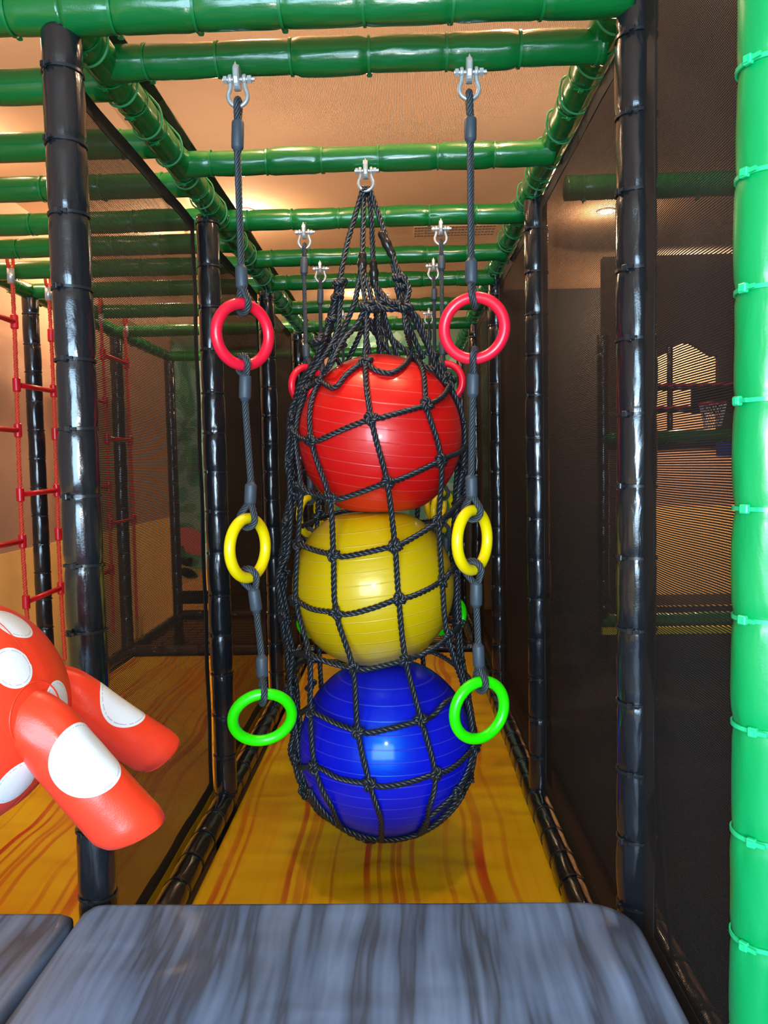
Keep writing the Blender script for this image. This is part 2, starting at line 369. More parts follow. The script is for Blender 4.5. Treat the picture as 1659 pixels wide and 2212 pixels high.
# ------------------------------------------------------------------ padded tubes
RT = .0415
def tie_mesh(name, mat, r):
    m = MB(); w = .006; n = 28; a = np.linspace(0, 2*PI, n, endpoint=False)
    prof = [(r+.0002, -w/2), (r+.0028, -w/2), (r+.0028, w/2), (r+.0002, w/2)]
    G = np.array([[[q*math.cos(t), q*math.sin(t), z] for t in a] for q, z in prof]); m.grid(G, True, True)
    m.box((0, -r-.005, 0), (.013, .008, .013), bev=.0015); m.box((0, -r-.0095, 0), (.006, .003, .009)); m.box((.012, -r-.0055, 0), (.014, .0035, .006))
    return m.build(name, mat, smooth='auto')
TIES = {}
def padded(name, label, cat, p0, p1, mat='black', tie='tie_black', spacing=.15, off=.06, group=None, r=RT, lump=.05, phase=0.0, seedv=None, ties=True):
    p0 = np.asarray(p0, float); p1 = np.asarray(p1, float); d = p1-p0; L = np.linalg.norm(d); sd = random.random()*50
    z = Vector(d/L); q = z.to_track_quat('Z', 'Y') if z.z < .999 else Matrix.Identity(3).to_quaternion(); MW = Matrix.Translation(Vector(p0))@q.to_matrix().to_4x4()@Matrix.Rotation(phase, 4, 'Z')
    ts = []; s = off
    while s < L-.02: ts.append(s); s += spacing*random.uniform(.95, 1.05)
    seg = [random.uniform(-.3, 1)*lump for _ in range(len(ts)+2)]; lean = [random.uniform(-.002, .002) for _ in range(2*len(ts)+4)]
    ns = max(8, int(L/.0095)); nu = 36; ang = np.linspace(0, 2*PI, nu, endpoint=False); G = np.zeros((ns+1, nu, 3)); tsa = np.array(ts if ts else [-9])
    for j in range(ns+1):
        s = L*j/ns; k = int(np.searchsorted(tsa, s)); dt = np.min(np.abs(tsa-s)); lo = tsa[k-1] if k > 0 else 0; hi = tsa[k] if k < len(tsa) else L
        u = (s-lo)/(hi-lo+1e-9); blend = min(1, dt/.022); base = r*(1-.055*math.exp(-(dt/.010)**2)+seg[min(k, len(seg)-1)]*blend)
        cx, cy = lean[(2*k) % len(lean)]*math.sin(PI*u), lean[(2*k+1) % len(lean)]*math.sin(PI*u)
        for i, t in enumerate(ang):
            w1 = noise.noise(Vector((math.cos(t)*2.2+sd, math.sin(t)*2.2, s*16)))*.0011
            w2 = abs(noise.noise(Vector((math.cos(t)*6, math.sin(t)*6+sd, s*7))))*.0035*math.exp(-(dt/.03)**2)
            rr = base+w1-w2
            G[j, i] = (rr*math.cos(t)+cx, rr*math.sin(t)+cy, s)
    o = MB().grid(G, True, False, True).build(name, M[mat]); o.matrix_world = MW; tag(o, label, cat, group)
    if ties:
        key = (tie, round(r, 4))
        if key not in TIES: TIES[key] = tie_mesh('cable_tie', M[tie], r*.975); first = TIES[key]; fresh = True
        else: fresh = False
        for s in ts:
            A = random.uniform(-.35, .35); TM = Matrix.Translation((0, 0, s))@Matrix.Rotation(A, 4, 'Z')@Matrix.Rotation(random.uniform(-.05, .05), 4, 'X')
            if fresh: t = TIES[key]; t.parent = o; t.matrix_local = TM; fresh = False
            else: dup(TIES[key], o, TM)
    return o
XA, XB, XO, XBP = -.70, .478, -1.945, .494
ZT, ZB = 2.45, .245
PP = [1.65, 2.85, 4.05, 5.25, 6.45]
w5 = ['nearest the camera', 'second from the camera', 'third from the camera', 'fourth from the camera', 'farthest from the camera']
for i, y in enumerate(PP):
    ph = .4
    padded('padded_post', f'black padded post on the left of the central lane, {w5[i]}', 'post', (XA, y, .0), (XA, y, ZT-.03), group='black posts on the left of the lane', spacing=.151, off=.115, phase=-.35, lump=.03)
    padded('padded_post', f'black padded post on the right of the central lane, {w5[i]}', 'post', (XBP, y, .0), (XBP, y, ZT-.0), group='black posts on the right of the lane', spacing=.151, off=.09, phase=-.9, lump=.03)
wo = ['', '', 'leftmost black padded post, behind the red rope ladder near the beige wall', 'black outer post of the left bay seen through the mesh beside red ropes', 'black corner post of the left bay, through the mesh beside the green mural']
for i in (2, 3, 4): padded('padded_post', wo[i], 'post', (XO, PP[i], .0), (XO, PP[i], ZT-.03), spacing=.15, phase=.5, lump=.02)
padded('padded_post', 'bright green padded post nearest the camera at the right edge', 'post', (.505, 1.085, .0), (.505, 1.085, 2.6), 'bright_green', 'tie_bright', spacing=.151, off=.05, phase=-1.0, r=.043, lump=.03)
# long rails
padded('padded_rail', 'long green padded top rail on the left of the central lane', 'rail', (XA+.02, 1.65, ZT), (XA+.02, 6.45, ZT), 'green', 'tie_green', spacing=.155, lump=.03)
padded('padded_rail', 'long green padded top rail on the right of the central lane', 'rail', (XB, 1.65, ZT+.03), (XB, 6.45, ZT+.03), 'green', 'tie_green', spacing=.155, lump=.03)
padded('padded_rail', 'green padded top rail along the outer side of the left bay', 'rail', (XO, 1.65, ZT), (XO, 6.45, ZT), 'green', 'tie_green', spacing=.155, lump=.03)
padded('floor_rail', 'black padded floor rail along the left edge of the yellow mat', 'rail', (XA, 1.7, ZB), (XA, 6.45, ZB), spacing=.15, lump=.04)
padded('floor_rail', 'black padded floor rail along the right edge of the yellow mat', 'rail', (XB, 1.7, ZB), (XB, 6.45, ZB), spacing=.15, lump=.04)
padded('floor_rail', 'black padded floor rail on the outer side of the left bay', 'rail', (XO, 1.7, ZB), (XO, 6.45, ZB), spacing=.15, lump=.04)
padded('floor_rail', 'black padded rail across the far end of the central yellow mat', 'rail', (XA, 5.25, ZB), (XB, 5.25, ZB), spacing=.15)
padded('floor_rail', 'black padded rail across the far end of the left bay mat', 'rail', (XO, 5.25, ZB), (XA, 5.25, ZB), spacing=.15)
padded('floor_rail', 'black padded rail beyond the square cord net in the central lane', 'rail', (XA, 6.45, ZB+.02), (XB, 6.45, ZB+.02), spacing=.15)
padded('floor_rail', 'black padded rail beyond the square cord net in the left bay', 'rail', (XO, 6.45, ZB+.02), (XA, 6.45, ZB+.02), spacing=.15)
padded('floor_rail', 'black padded rail sloping beside the right edge of the grey mat', 'rail', (XB+.062, .75, .44), (XB+.062, 1.75, .44), spacing=.15)
# crossbeams
CB = [(1.635, 'green padded crossbeam nearest the camera along the top edge', .0), (1.838, 'green padded crossbeam carrying the two front ring ropes', .0), (2.44, 'green padded crossbeam carrying the rope bag of balls', 0), (3.0, 'green padded crossbeam carrying the second pair of ring ropes', 0), (3.54, 'green padded crossbeam carrying the third pair of ring ropes', 0), (4.0, 'green padded crossbeam sixth from the camera in the central lane', 0), (4.62, 'dark green padded crossbeam seventh from the camera in the central lane', 0), (5.25, 'green padded crossbeam eighth from the camera in the central lane', 0), (6.45, 'green padded crossbeam at the far end of the central lane', 0)]
for i, (y, lb, dz) in enumerate(CB):
    y = y+0
    padded('crossbeam', lb, 'beam', (XA+.02, y, ZT), (XB, y, ZT+(.0 if i else -.0)), 'green', 'tie_green', spacing=.175, off=.1, group='green crossbeams over the central lane', lump=.09 if i else .04, phase=1.2, r=(.044, .0385)[i] if i < 2 else .0375)
LB = [1.635, 1.93, 2.28, 2.61, 2.97, 3.28, 3.63, 4.05, 4.6, 5.25, 6.45]
nmz = ['first', 'second', 'third', 'fourth', 'fifth', 'sixth', 'seventh', 'eighth', 'ninth', 'tenth', 'eleventh']
for i, y in enumerate(LB):
    padded('crossbeam', f'green padded crossbeam over the left bay, {nmz[i]} counting from the camera', 'beam', (XO, y, ZT), (XA+.02, y, ZT), 'green', 'tie_green', spacing=.2, off=.14, group='green crossbeams over the left bay', lump=.03, phase=1.2, r=.04)
padded('crossbeam', 'dim green padded beam beyond the right mesh, above the court', 'beam', (XB+.1, 2.75, ZT), (2.2, 2.75, ZT), 'green', 'tie_green', spacing=.2, lump=.02)

# ------------------------------------------------------------------ mesh net panels
def band(a, b, wdir, w, th=.003):
    a, b, wd = map(lambda q: np.asarray(q, float), (a, b, wdir)); m = MB(); n = max(2, int(np.linalg.norm(b-a)/.08)); t = nrm(b-a); wd = nrm(wd); nn = np.cross(t, wd)
    G = []
    for i in range(n+1):
        u = i/n; c = a+(b-a)*u; wv = wd*(w/2*(1+.03*math.sin(u*23+a[1]*9))); k = nn*th/2; bu = nn*.004*math.sin(u*n*1.3)
        bu = bu*.35; G.append([c-wv-k+bu, c+wv-k+bu, c+wv+k+bu, c-wv+k+bu])
    m.grid(np.array(G), True, False, True); return m
def side_net(x, y0, y1, z0, z1, label, bands=True, w=.045, grp=None, w0=None, nm='net'):
    ny, nz = 14, 18; G = np.zeros((nz+1, ny+1, 3)); e = empty('mesh_panel', (x, y0, z0)); tag(e, label, 'net', grp)
    for j in range(nz+1):
        for i in range(ny+1):
            u, v = i/ny, j/nz; G[j, i] = (.006*math.sin(PI*u)*math.sin(PI*v)*math.sin(5*u+3*v), (y1-y0)*u, (z1-z0)*v)
    MB().grid(G, False).build('netting', M[nm], e)
    if bands:
        h = z1-z0; L = y1-y0
        for a, b, wd in (((0, (w0 or w)/2, 0), (0, (w0 or w)/2, h), (0, 1, 0)), ((0, L-w/2, 0), (0, L-w/2, h), (0, 1, 0)), ((0, 0, h-w/2), (0, L, h-w/2), (0, 0, 1)), ((0, 0, w/2), (0, L, w/2), (0, 0, 1))):
            band(a, b, wd, w0 if (w0 and b[1] == w0/2) else w).build('border_strap', M['web'], e, smooth=False)
    return e
for i in range(4):
    side_net(XA-.04, PP[i]+.05, PP[i+1]-.035, ZB+.05, ZT-.05, ['black mesh panel on the left, nearest the camera behind the spotted toy', 'black mesh panel on the left between the second and third posts', 'black mesh panel on the left between the third and fourth posts', 'black mesh panel on the left at the far end'][i], grp='black mesh panels left of the lane', nm='net_shaded' if i else 'net')
    side_net(XBP+.008, PP[i]+.05, PP[i+1]-.035, ZB+.05, ZT-.02, ['black mesh panel on the right between the first and second posts', 'black mesh panel on the right between the second and third posts', 'black mesh panel on the right between the third and fourth posts', 'black mesh panel on the right at the far end'][i], grp='black mesh panels right of the lane', nm='net_shaded' if i else 'net')
side_net(XBP+.004, 1.135, 1.612, .45, ZT+.12, 'black mesh panel between the right black post and the bright green post', w=.07, w0=.026)
tie_b = band((XBP+.008, 1.57, .98), (XBP+.008, 1.43, .46), (0, 1, .3), .022).build('strap', M['web'], smooth=False)
tag(tie_b, 'black strap slanting down beside the foot of the nearest right black post', 'strap')
# overhead mesh with straps and lacing
zt = ZT+.075
xl0, xr0 = PZ(372, 250, zt)[0], PZ(1205, 250, zt)[0]
e = empty('overhead_mesh', (0, 1.6, zt)); tag(e, 'tan looking overhead mesh stretched above the green crossbeams', 'net')
G = np.zeros((41, 13, 3))
for j in range(41):
    for i in range(13):
        u = i/12; G[j, i] = (xl0-.02+(xr0-xl0+.04)*u, 4.85*j/40, .012*math.sin(PI*u)*math.sin(j*1.1)+.004*math.sin(j*.7+u*9))
MB().grid(G, False).build('netting', M['topnet'], e)
for x, sg in ((xl0-.018, 1), (xr0+.018, -1)):
    band((x, 0, 0), (x, 4.85, 0), (1, 0, 0), .05).build('border_strap', M['web'], e, smooth=False)
lm = None
for side, xr_, xs in ((0, XA+.02, xl0-.03), (1, XB, xr0+.03)):
    for k in range(24):
        y = .12+.19*k
        if y > 4.7: break
        sg = -1 if side else 1; zc = ZT-zt+(.03 if side else 0); P = []
        for t in np.linspace(0, 1, 13):
            a_ = math.radians(42-270*t); P.append(np.array((xr_+sg*.0475*math.cos(a_), y+.075*t, zc+.0475*math.sin(a_))))
        P = [np.array((xs, y-.03, .002)), np.array((xs-sg*.004, y-.028, -.002))]+P
        MB().tube(smooth_path(P, 3), .0032, 6).build('lacing_loop', M['lace'], e)
# left-bay overhead mesh
e = empty('overhead_mesh', (XO, 1.6, zt)); tag(e, 'overhead mesh above the left bay, beyond the nearest left black post', 'net')
G = np.array([[[.1+(XA-XO-.2)*u, 4.85*v, .01*math.sin(9*u+7*v)] for u in np.linspace(0, 1, 9)] for v in np.linspace(0, 1, 30)])
MB().grid(G, False).build('netting', M['topnet'], e)

# ------------------------------------------------------------------ mats
def slab(name, label, x0, x1, y0, y1, z0, z1, mat, rnd=.02, cr=.0, amp=.004, nx=40, ny=40, crl=None):
    # padded block with rounded top edge, puckered vinyl surface
    e = MB(); xs = np.linspace(0, 1, nx+1); ys = np.linspace(0, 1, ny+1); cx, cy = (x0+x1)/2, (y0+y1)/2; hx, hy = (x1-x0)/2, (y1-y0)/2
    cr0 = cr
    def pt(a, b, inset, z):
        X = a*(hx-inset); Y = b*(hy-inset)
        cr = (crl if crl is not None and a < 0 else cr0)
        if cr > 0:
            kx, ky = hx-cr, hy-cr
            if abs(X) > kx-inset and Y > ky-inset:
                dx, dy = abs(X)-(kx-inset), Y-(ky-inset); q = math.hypot(dx, dy); m_ = max(dx, dy)
                if q > 1e-9: X = math.copysign((kx-inset)+dx*m_/q, X); Y = (ky-inset)+dy*m_/q
        return X, Y
    def top(a, b):
        X, Y = pt(a, b, rnd, 0); edge = min(1, (1-abs(a))*hx/.05)*min(1, (1-abs(b))*hy/.05)
        zz = amp*noise.noise(Vector((X*2.2, Y*7+x0*5, 3)))*edge*2+amp*.6*noise.noise(Vector((X*9, Y*12, x0)))
        return (X, Y, z1+zz-z1)
    G = np.array([[top(2*u-1, 2*v-1) for u in xs] for v in ys]); e.grid(G, False)
    # skirt
    ring = [(2*u-1, -1) for u in xs]+[(1, 2*v-1) for v in ys[1:]]+[(2*u-1, 1) for u in xs[::-1][1:]]+[(-1, 2*v-1) for v in ys[::-1][1:-1]]
    rows = []
    for k in range(6):
        t = k/5*PI/2; ins = rnd*(1-math.sin(t)); dz = -rnd*(1-math.cos(t))
        rows.append([(*pt(a, b, ins, 0), dz+(top(a, b)[2] if k == 0 else top(a, b)[2]*(1-k/5))) for a, b in ring])
    rows.append([(*pt(a, b, 0, 0), z0-z1) for a, b in ring])
    e.grid(np.array(rows)[::-1], True); o = e.build(name, mat, loc=(cx, cy, z1)); return o
ZM = .225
def mat_thing(*a, label, cat='mat', group=None, **k): return tag(slab(a[0], label, *a[1:], **k), label, cat, group)
mat_thing('floor_mat', XA+.045, XB-.022, 1.66, 5.2, .12, ZM, M['ymat'], label='long yellow orange streaked vinyl mat under the hanging rope bag', amp=.006, nx=50, ny=150)
mat_thing('floor_mat', XO+.05, XA-.09, 1.66, 5.2, .12, ZM, M['ymat'], label='long yellow orange streaked mat on the floor of the left bay', amp=.004, nx=50, ny=90)
# grey step pads
kq = PZ(830, 1943, .5); YG = 1.60; ZG = 1.5-YG/float(kq[1])
XGL = float(PZ(160, 1985, ZG)[0])
mat_thing('step_pad', XGL+.002, float(PZ(1404, 2028, ZG)[0]), -.6, YG, .02, ZG, M['gmat'], label='wide grey streaked padded step in front of the yellow mat', rnd=.02, cr=.10, amp=.003, crl=.035, nx=60, ny=70)
mat_thing('step_pad', XGL-1.2, XGL-.004, -.6, float(PZ(60, 1966, ZG)[1]), .02, ZG, M['gmat'], label='grey streaked padded step at the lower left corner', rnd=.02, cr=.03, amp=.003)

# ------------------------------------------------------------------ shackle hardware
def shackle(parent, x, z):                                         # z: centre of the bolt; parent origin on the beam underside
    br = MB(); prof = [(-.024, .0), (-.024, .018), (-.016, .030), (.016, .030), (.018, .02), (.018, 0)]+[(-.002+.018*math.cos(t), -.005+.0165*math.sin(t)) for t in np.linspace(0, -PI, 9)[1:-1]]
    pr = np.array([(0, p[0], p[1]) for p in prof]); 
    G = np.array([pr*(1, .85, 1)+(-.0072, 0, 0), pr+(-.004, 0, 0), pr+(.004, 0, 0), pr*(1, .85, 1)+(.0072, 0, 0)]); br.grid(G, True, False, True); 
    # front ridge
    br.add([(-.0065, -.0235, .017), (.0065, -.0235, .017), (0, -.020, .036), (-.005, -.012, .02), (.005, -.012, .02)], [(0, 1, 2), (0, 2, 3), (1, 4, 2), (0, 3, 4, 1)]); B = br.build('hanging_lug', M['zinc'], parent, smooth=False); B.location = (x, 0, z)
    P = [(-.0165, 0, .004), (-.0165, 0, -.009), (-.0185, 0, -.019), (-.0222, 0, -.030), (-.020, 0, -.043), (-.011, 0, -.0525), (0, 0, -.0555)]
    P = P+[(-p[0], 0, p[2]) for p in P[::-1][1:]]; sh = MB().tube(smooth_path(P, 4), .0052, 10)
    for sx in (-1, 1): sh.lathe([(.0105, -.004), (.0115, -.002), (.0115, .002), (.0105, .004)], 16, Matrix.Translation((sx*.0165, 0, .004))@Matrix.Rotation(PI/2, 4, 'Y'))
    H = sh.build('bow_shackle', M['zinc'], parent, smooth='auto'); H.location = (x, 0, z)
    bo = MB().cyl((-.034, 0, 0), (.04, 0, 0), .0048, 14); bo.lathe([(.0095, -.004), (.0095, .004)], 6, Matrix.Translation((-.0275, 0, 0))@Matrix.Rotation(PI/2, 4, 'Y'))
    bo.lathe([(.0095, -.0045), (.0095, .0045)], 6, Matrix.Translation((.028, 0, 0))@Matrix.Rotation(PI/2, 4, 'Y'))
    b = bo.build('bolt', M['zinc'], H, smooth='auto'); b.location = (0, 0, .004)
def loop_path(top, ringc, nrmal, tube_r, rope_r, up=1):
    # teardrop: from sleeve mouth `top` round the ring tube centred at `ringc`, in the plane of `nrmal` and the hang direction
    top = np.array(top, float); c = np.array(ringc, float); d = c-top; L = np.linalg.norm(d); d = d/L; nn = nrm(np.array(nrmal)-d*(np.array(nrmal)@d)); rr = tube_r+rope_r*1.02
    P = [top-nn*rope_r*.55]; 
    for t in np.linspace(-PI/2-.25, PI/2+.25, 15):
        P.append(c+nn*rr*math.sin(t)+d*rr*math.cos(t)*1.0)
    P.append(top+nn*rope_r*.55); return smooth_path(P, 4)
RR, rr0, rc = .0705, .0133, .0085
def ring_chain(name, label, pts, Y, grp=None, dz=0):
    # pts: bolt px, list of sleeves and rings in picture coordinates surveyed on the plane y=Y
    bolt = PY(*pts['bolt'], Y); root = empty(name, (float(bolt[0]), Y, float(bolt[2]))); tag(root, label, 'hanging rings', grp)
    o = np.array([bolt[0], Y, bolt[2]]); loc = lambda p: PY(p[0], p[1], Y)-o
    shackle(root, 0, 0)
    lug_bottom = np.array([0, 0, -.0555])
    rings = [(loc(c), yaw, pitch, m) for (c, yaw, pitch, m) in pts['rings']]
    sl = [(loc(a), loc(b)) for a, b in pts['sleeves']]
    def sleeve(a, b):
        d = b-a; L = np.linalg.norm(d); MT = Matrix.Translation(Vector(a))@Vector(d).to_track_quat('Z', 'Y').to_matrix().to_4x4()
        MB().lathe([(.0085, -.006), (.0104, -.001), (.0132, .001), (.0141, .004), (.0143, L*.5), (.0141, L-.004), (.0130, L-.001), (.0100, L+.001), (.0092, L+.006)], 22, MT).build('rubber_sleeve', M['sleeve'], root)
    for a, b in sl: sleeve(a, b)
    def ring_axes(yaw, pitch): return Matrix.Rotation(yaw, 4, 'Z')@Matrix.Rotation(pitch, 4, 'X')
    nodes = []
    for c, yaw, pitch, m in rings:
        MR = ring_axes(yaw, pitch); ob = MB().torus(RR, rr0, 56, 18).build('plastic_ring', M[m], root); ob.matrix_local = Matrix.Translation(Vector(c))@MR
        ob['label'] = {'ring_red': 'red plastic ring', 'ring_yellow': 'yellow plastic ring', 'ring_green': 'lime green plastic ring'}[m]
        up = np.array(MR@Vector((0, 0, 1))); nv = np.array(MR@Vector((0, 1, 0))); nodes.append((c+up*RR, c-up*RR, nv))
    rope = lambda P, nm='rope': MB().rope(P, rc, 6, .06, 5, .005).build(nm, M['cable'], root)
    # eye on the shackle
    e0 = MB().rope(loop_path(sl[0][0], lug_bottom, (0, 1, 0), .0052, rc), rc, 6, .06, 5, .005).build('rope_eye', M['cable'], root)
    for k in range(len(rings)):
        top, bot, nv = nodes[k]; a, b = sl[2*k]; a2, b2 = sl[2*k+1]
        P = [a+(b-a)*.8, b]; mid = (b+a2)/2; P += [mid, a2, a2+(b2-a2)*.2]; rope(smooth_path(P, 10))
        MB().rope(loop_path(b2, top, nv, rr0, rc), rc, 6, .06, 5, .005).build('rope_eye', M['cable'], root)
        if 2*k+2 < len(sl): MB().rope(loop_path(sl[2*k+2][0], bot, nv, rr0, rc), rc, 6, .06, 5, .005).build('rope_eye', M['cable'], root)
    return root
D = math.radians
chL = ring_chain('ring_rope', 'front left black rope with red, yellow and lime rings', dict(bolt=(513, 176), sleeves=[((514, 262), (513, 322)), ((521, 577), (523, 622)), ((530, 812), (529, 862)), ((542, 1046), (540, 1088)), ((548, 1274), (554, 1319)), ((565, 1419), (567, 1462))],
    rings=[((525, 723), D(43), D(4), 'ring_red'), ((536, 1184), D(65), D(0), 'ring_yellow'), ((567, 1550), D(16), D(22), 'ring_green')]), 1.812)
chR = ring_chain('ring_rope', 'front right black rope with red, yellow and lime rings', dict(bolt=(1013, 160), sleeves=[((1016, 255), (1016, 303)), ((1018, 563), (1018, 612)), ((1022, 808), (1021, 855)), ((1018, 1031), (1019, 1074)), ((1029, 1260), (1029, 1308)), ((1033, 1394), (1035, 1440))],
    rings=[((1024, 709), D(-14), D(0), 'ring_red'), ((1021, 1167), D(55), D(0), 'ring_yellow'), ((1036, 1534), D(28), D(4), 'ring_green')]), 1.812)
for (src, px, py, Y, lb, g, rz) in ((chL, 657, 502, 2.97, 'ring rope behind the bag on the left, red ring half hidden', None, .5), (chR, 952, 500, 2.97, 'ring rope behind the bag on the right, red ring half hidden', None, -.4),
        (chL, 692, 579, 3.51, 'third ring rope on the left, only its shackle and top rope showing', None, 0), (chR, 936, 575, 3.51, 'third ring rope on the right, only its shackle and top rope showing', None, 0),
        (chR, 926, 670, 4.59, 'farthest ring rope on the right, a small shackle under the seventh beam', None, 0), (chL, 741, 674, 4.59, 'farthest ring rope on the left, a tiny shackle under the seventh beam', None, 0)):
    c = copy_tree(src); p = PY(px, py, Y); c.location = (p[0], Y, src.location.z); c['label'] = lb; c.rotation_euler = (0, 0, 0)

# ------------------------------------------------------------------ balls
YBAG = 2.45
BALLS = [('red', 821, 944, 176, 'ball_red', (.16, .13)), ('yellow', 806, 1265, 174, 'ball_yellow', (.05, -.10)), ('blue', 834, 1607, 186, 'ball_blue', (.04, .02))]
bc = []
for nm, px, py, rp, mt, rot in BALLS:
    c = PY(px, py, YBAG); v = ray(px, py); dist = np.linalg.norm(c-CAM); 
    cz = (R.T@(c-CAM))[2]; bc.append([c, rp*cz/F, mt, nm, rot])
for i, (c, r, mt, nm, rot) in enumerate(bc):
    up = (bc[i-1][0][2]+bc[i-1][1]*-1) if i > 0 else None
    top = bot = None
    if i > 0: a = bc[i-1]; top = ((a[0][2]-a[1])+(c[2]+r))/2-c[2]
    if i < 2: a = bc[i+1]; bot = ((a[0][2]+a[1])+(c[2]-r))/2-c[2]
    nlat, nlon = 72, 96; G = np.zeros((nlat-1, nlon, 3)); m = MB()
    Rm = Matrix.Rotation(rot[0], 3, 'X')@Matrix.Rotation(rot[1], 3, 'Y'); Ri = Rm.inverted()
    def defo(v):
        w = Rm@v; z = w.z
        def soft(z, lim, s):                                       # clamp with a soft shoulder
            d = (lim-z)*s; k = .009
            return z if d/k > 40 else lim-s*k*math.log1p(math.exp(d/k))
        if top is not None: z = soft(z, top-.001, 1)
        if bot is not None: z = soft(z, bot+.001, -1)
        w.z = z; return Ri@w
    for j in range(1, nlat):
        th = PI*j/nlat
        for k in range(nlon):
            q = 2*PI*k/nlon; G[j-1, k] = defo(Vector((r*math.sin(th)*math.cos(q), r*math.sin(th)*math.sin(q), r*math.cos(th))))
    m.grid(G[::-1], True, False, True); o = m.build('exercise_ball', M[mt]); o.location = c; o.rotation_euler = Rm.to_euler()
    tag(o, {'red': 'glossy red ribbed exercise ball, top of the three in the rope bag', 'yellow': 'yellow ribbed exercise ball squeezed between the red and blue balls', 'blue': 'shiny blue ribbed exercise ball at the bottom of the rope bag'}[nm], 'ball')

# ------------------------------------------------------------------ rope bag
RB = .0093
cs = [(b[0], b[1]) for b in bc]                                    # top to bottom
def axis_r(z):
    (c0, r0), (c1, r1), (c2, r2) = cs
    if z >= c0[2]: d = z-c0[2]; return c0, math.sqrt(max(1e-6, r0*r0-d*d)) if d < r0 else .0
    if z >= c1[2]: t = (c0[2]-z)/(c0[2]-c1[2]); return c0*(1-t)+c1*t, r0*(1-t)+r1*t
    if z >= c2[2]: t = (c1[2]-z)/(c1[2]-c2[2]); return c1*(1-t)+c2*t, r1*(1-t)+r2*t
    d = c2[2]-z; return c2, math.sqrt(max(1e-6, r2*r2-d*d)) if d < r2 else .0
OFF = .0085
def on_hull(px, py, off=OFF):
    r = ray(px, py); r = r/r[1]; best = None
    for y in np.arange(YBAG-.36, YBAG+.02, .002):
        p = CAM+r*y; c, rad = axis_r(p[2]); q = math.hypot(p[0]-c[0], p[1]-c[1])-(rad+off)
        # spherical ends: true distance to end balls
        if p[2] > cs[0][0][2]: q = np.linalg.norm(p-cs[0][0])-(cs[0][1]+off)
        if p[2] < cs[2][0][2]: q = np.linalg.norm(p-cs[2][0])-(cs[2][1]+off)
        if best is None or q < best[0]: best = (q, p)
        if q <= 0: return p
    p = best[1].copy(); return p
def push(p, off=OFF):                                              # move a sample outside the balls
    p = np.array(p, float)
    for c, r in cs:
        d = p-c; L = np.linalg.norm(d)
        if L < r+off: p = c+d/L*(r+off)
    return p
def strand(pts, sub=8): return np.array([push(p) for p in smooth_path(pts, sub)])
H = on_hull
A = [H(*p) for p in ((693, 823), (674, 950), (712, 1076), (720, 1198), (726, 1323), (762, 1443), (773, 1580), (798, 1692), (822, 1768))]
B = [H(*p) for p in ((790, 783), (802, 905), (836, 1042), (853, 1179), (861, 1293), (876, 1426), (910, 1557), (939, 1671), (925, 1745))]
Cc = [H(*p) for p in ((893, 768), (920, 876), (953, 995), (948, 1127), (955, 1255), (967, 1377), (1006, 1500), (1020, 1618), (984, 1712), (925, 1765))]
Zz = [H(*p) for p in ((662, 838), (640, 937), (650, 1054), (643, 1174), (640, 1298), (668, 1416), (670, 1536), (680, 1656), (716, 1742))]
bag = empty('rope_bag', tuple(PY(790, 372, 2.412))); tag(bag, 'tall black knotted rope net bag holding three coloured balls', 'rope net'); bo = np.array(bag.location)
def put(mb, name, mat, lab=None):
    for v in mb.v: v -= bo
    o = mb.build(name, mat, bag)
    if lab: o['label'] = lab
    return o
shackle(bag, 0, .0)
def T(px, py, dy=0.0): return PY(px, py, YBAG+dy)
knots = []
def rope(pts, name='netting_rope', raw=False, r=RB):
    P = smooth_path(pts, 8) if raw else strand(pts)
    put(MB().rope(P, r, 3, .05, 6, .0055), name, M['rope'])
hub_l, hub_m, hub_r = T(733, 612, -.05), T(791, 660, -.1), T(873, 665, -.09)
BOT = [T(826, 1796, -.03), T(834, 1800, -.02)]
# front columns running up to the gathered knots
rope([hub_m, T(772, 700, -.10), T(742, 735, -.12), T(716, 785, -.15)]+A+BOT)
rope([hub_m+(.004, 0, 0), T(792, 720, -.13)]+B+[T(890, 1785, -.08)]+BOT)
rope([hub_r, T(878, 715, -.12)]+Cc+[T(880, 1790, -.06)])
rope([hub_l, T(716, 690, -.06), T(690, 760, -.09)]+Zz+[T(770, 1785, -.08)]+BOT)
knots += [(p, 1) for p in A[:-1]+B[:-1]+Cc[1:-1]+Zz[:-1]]+[(Cc[0], 1), (hub_l, 1.2), (hub_m, 1.25), (hub_r, 1.25), (T(855, 655, -.1), 1.0), (T(687, 735, -.1), 1.1), (T(735, 745, -.1), 1), (T(862, 600, -.05), 1.2), (T(868, 620, -.05), 1.1)]
# right side columns
Dd = [T(956, 836, -.05), T(986, 880, -.03), T(1003, 950, -.0), T(1001, 1010, -.0), T(988, 1085, -.02), T(986, 1160, -.02), T(987, 1224, -.02), T(985, 1300, -.02), T(987, 1350, 0), T(991, 1423, 0.01), T(1003, 1470, .01), T(1016, 1540, .02), T(1026, 1610, .02), T(1012, 1690, .0), T(975, 1745, -.02)]
rope([hub_r, T(905, 690, -.08), T(930, 760, -.08)]+Dd)
rope([T(862, 600, -.04), T(883, 660, -.04), T(915, 730, -.03), T(950, 800, -.02), T(985, 862, .02), T(1004, 950, .05), T(1006, 1040, .06), T(995, 1120, .06), T(990, 1250, .06), T(996, 1400, .08), T(1012, 1500, .1), T(1022, 1600, .1), T(985, 1720, .06)])
rope([hub_r+(.01, .02, 0), T(900, 700, -.05), T(925, 745, -.05), T(960, 815, -.03), T(984, 868, .04), T(990, 960, .18)])
knots += [(Dd[0], 1.1), (Dd[4], 1.2), (T(983, 1230, -.03), 1), (T(987, 1350, .0), 1.1), (Dd[9], 1.1), (Dd[12], 1.2), (T(972, 815, -.03), 1), (T(935, 765, -.06), 1.1)]
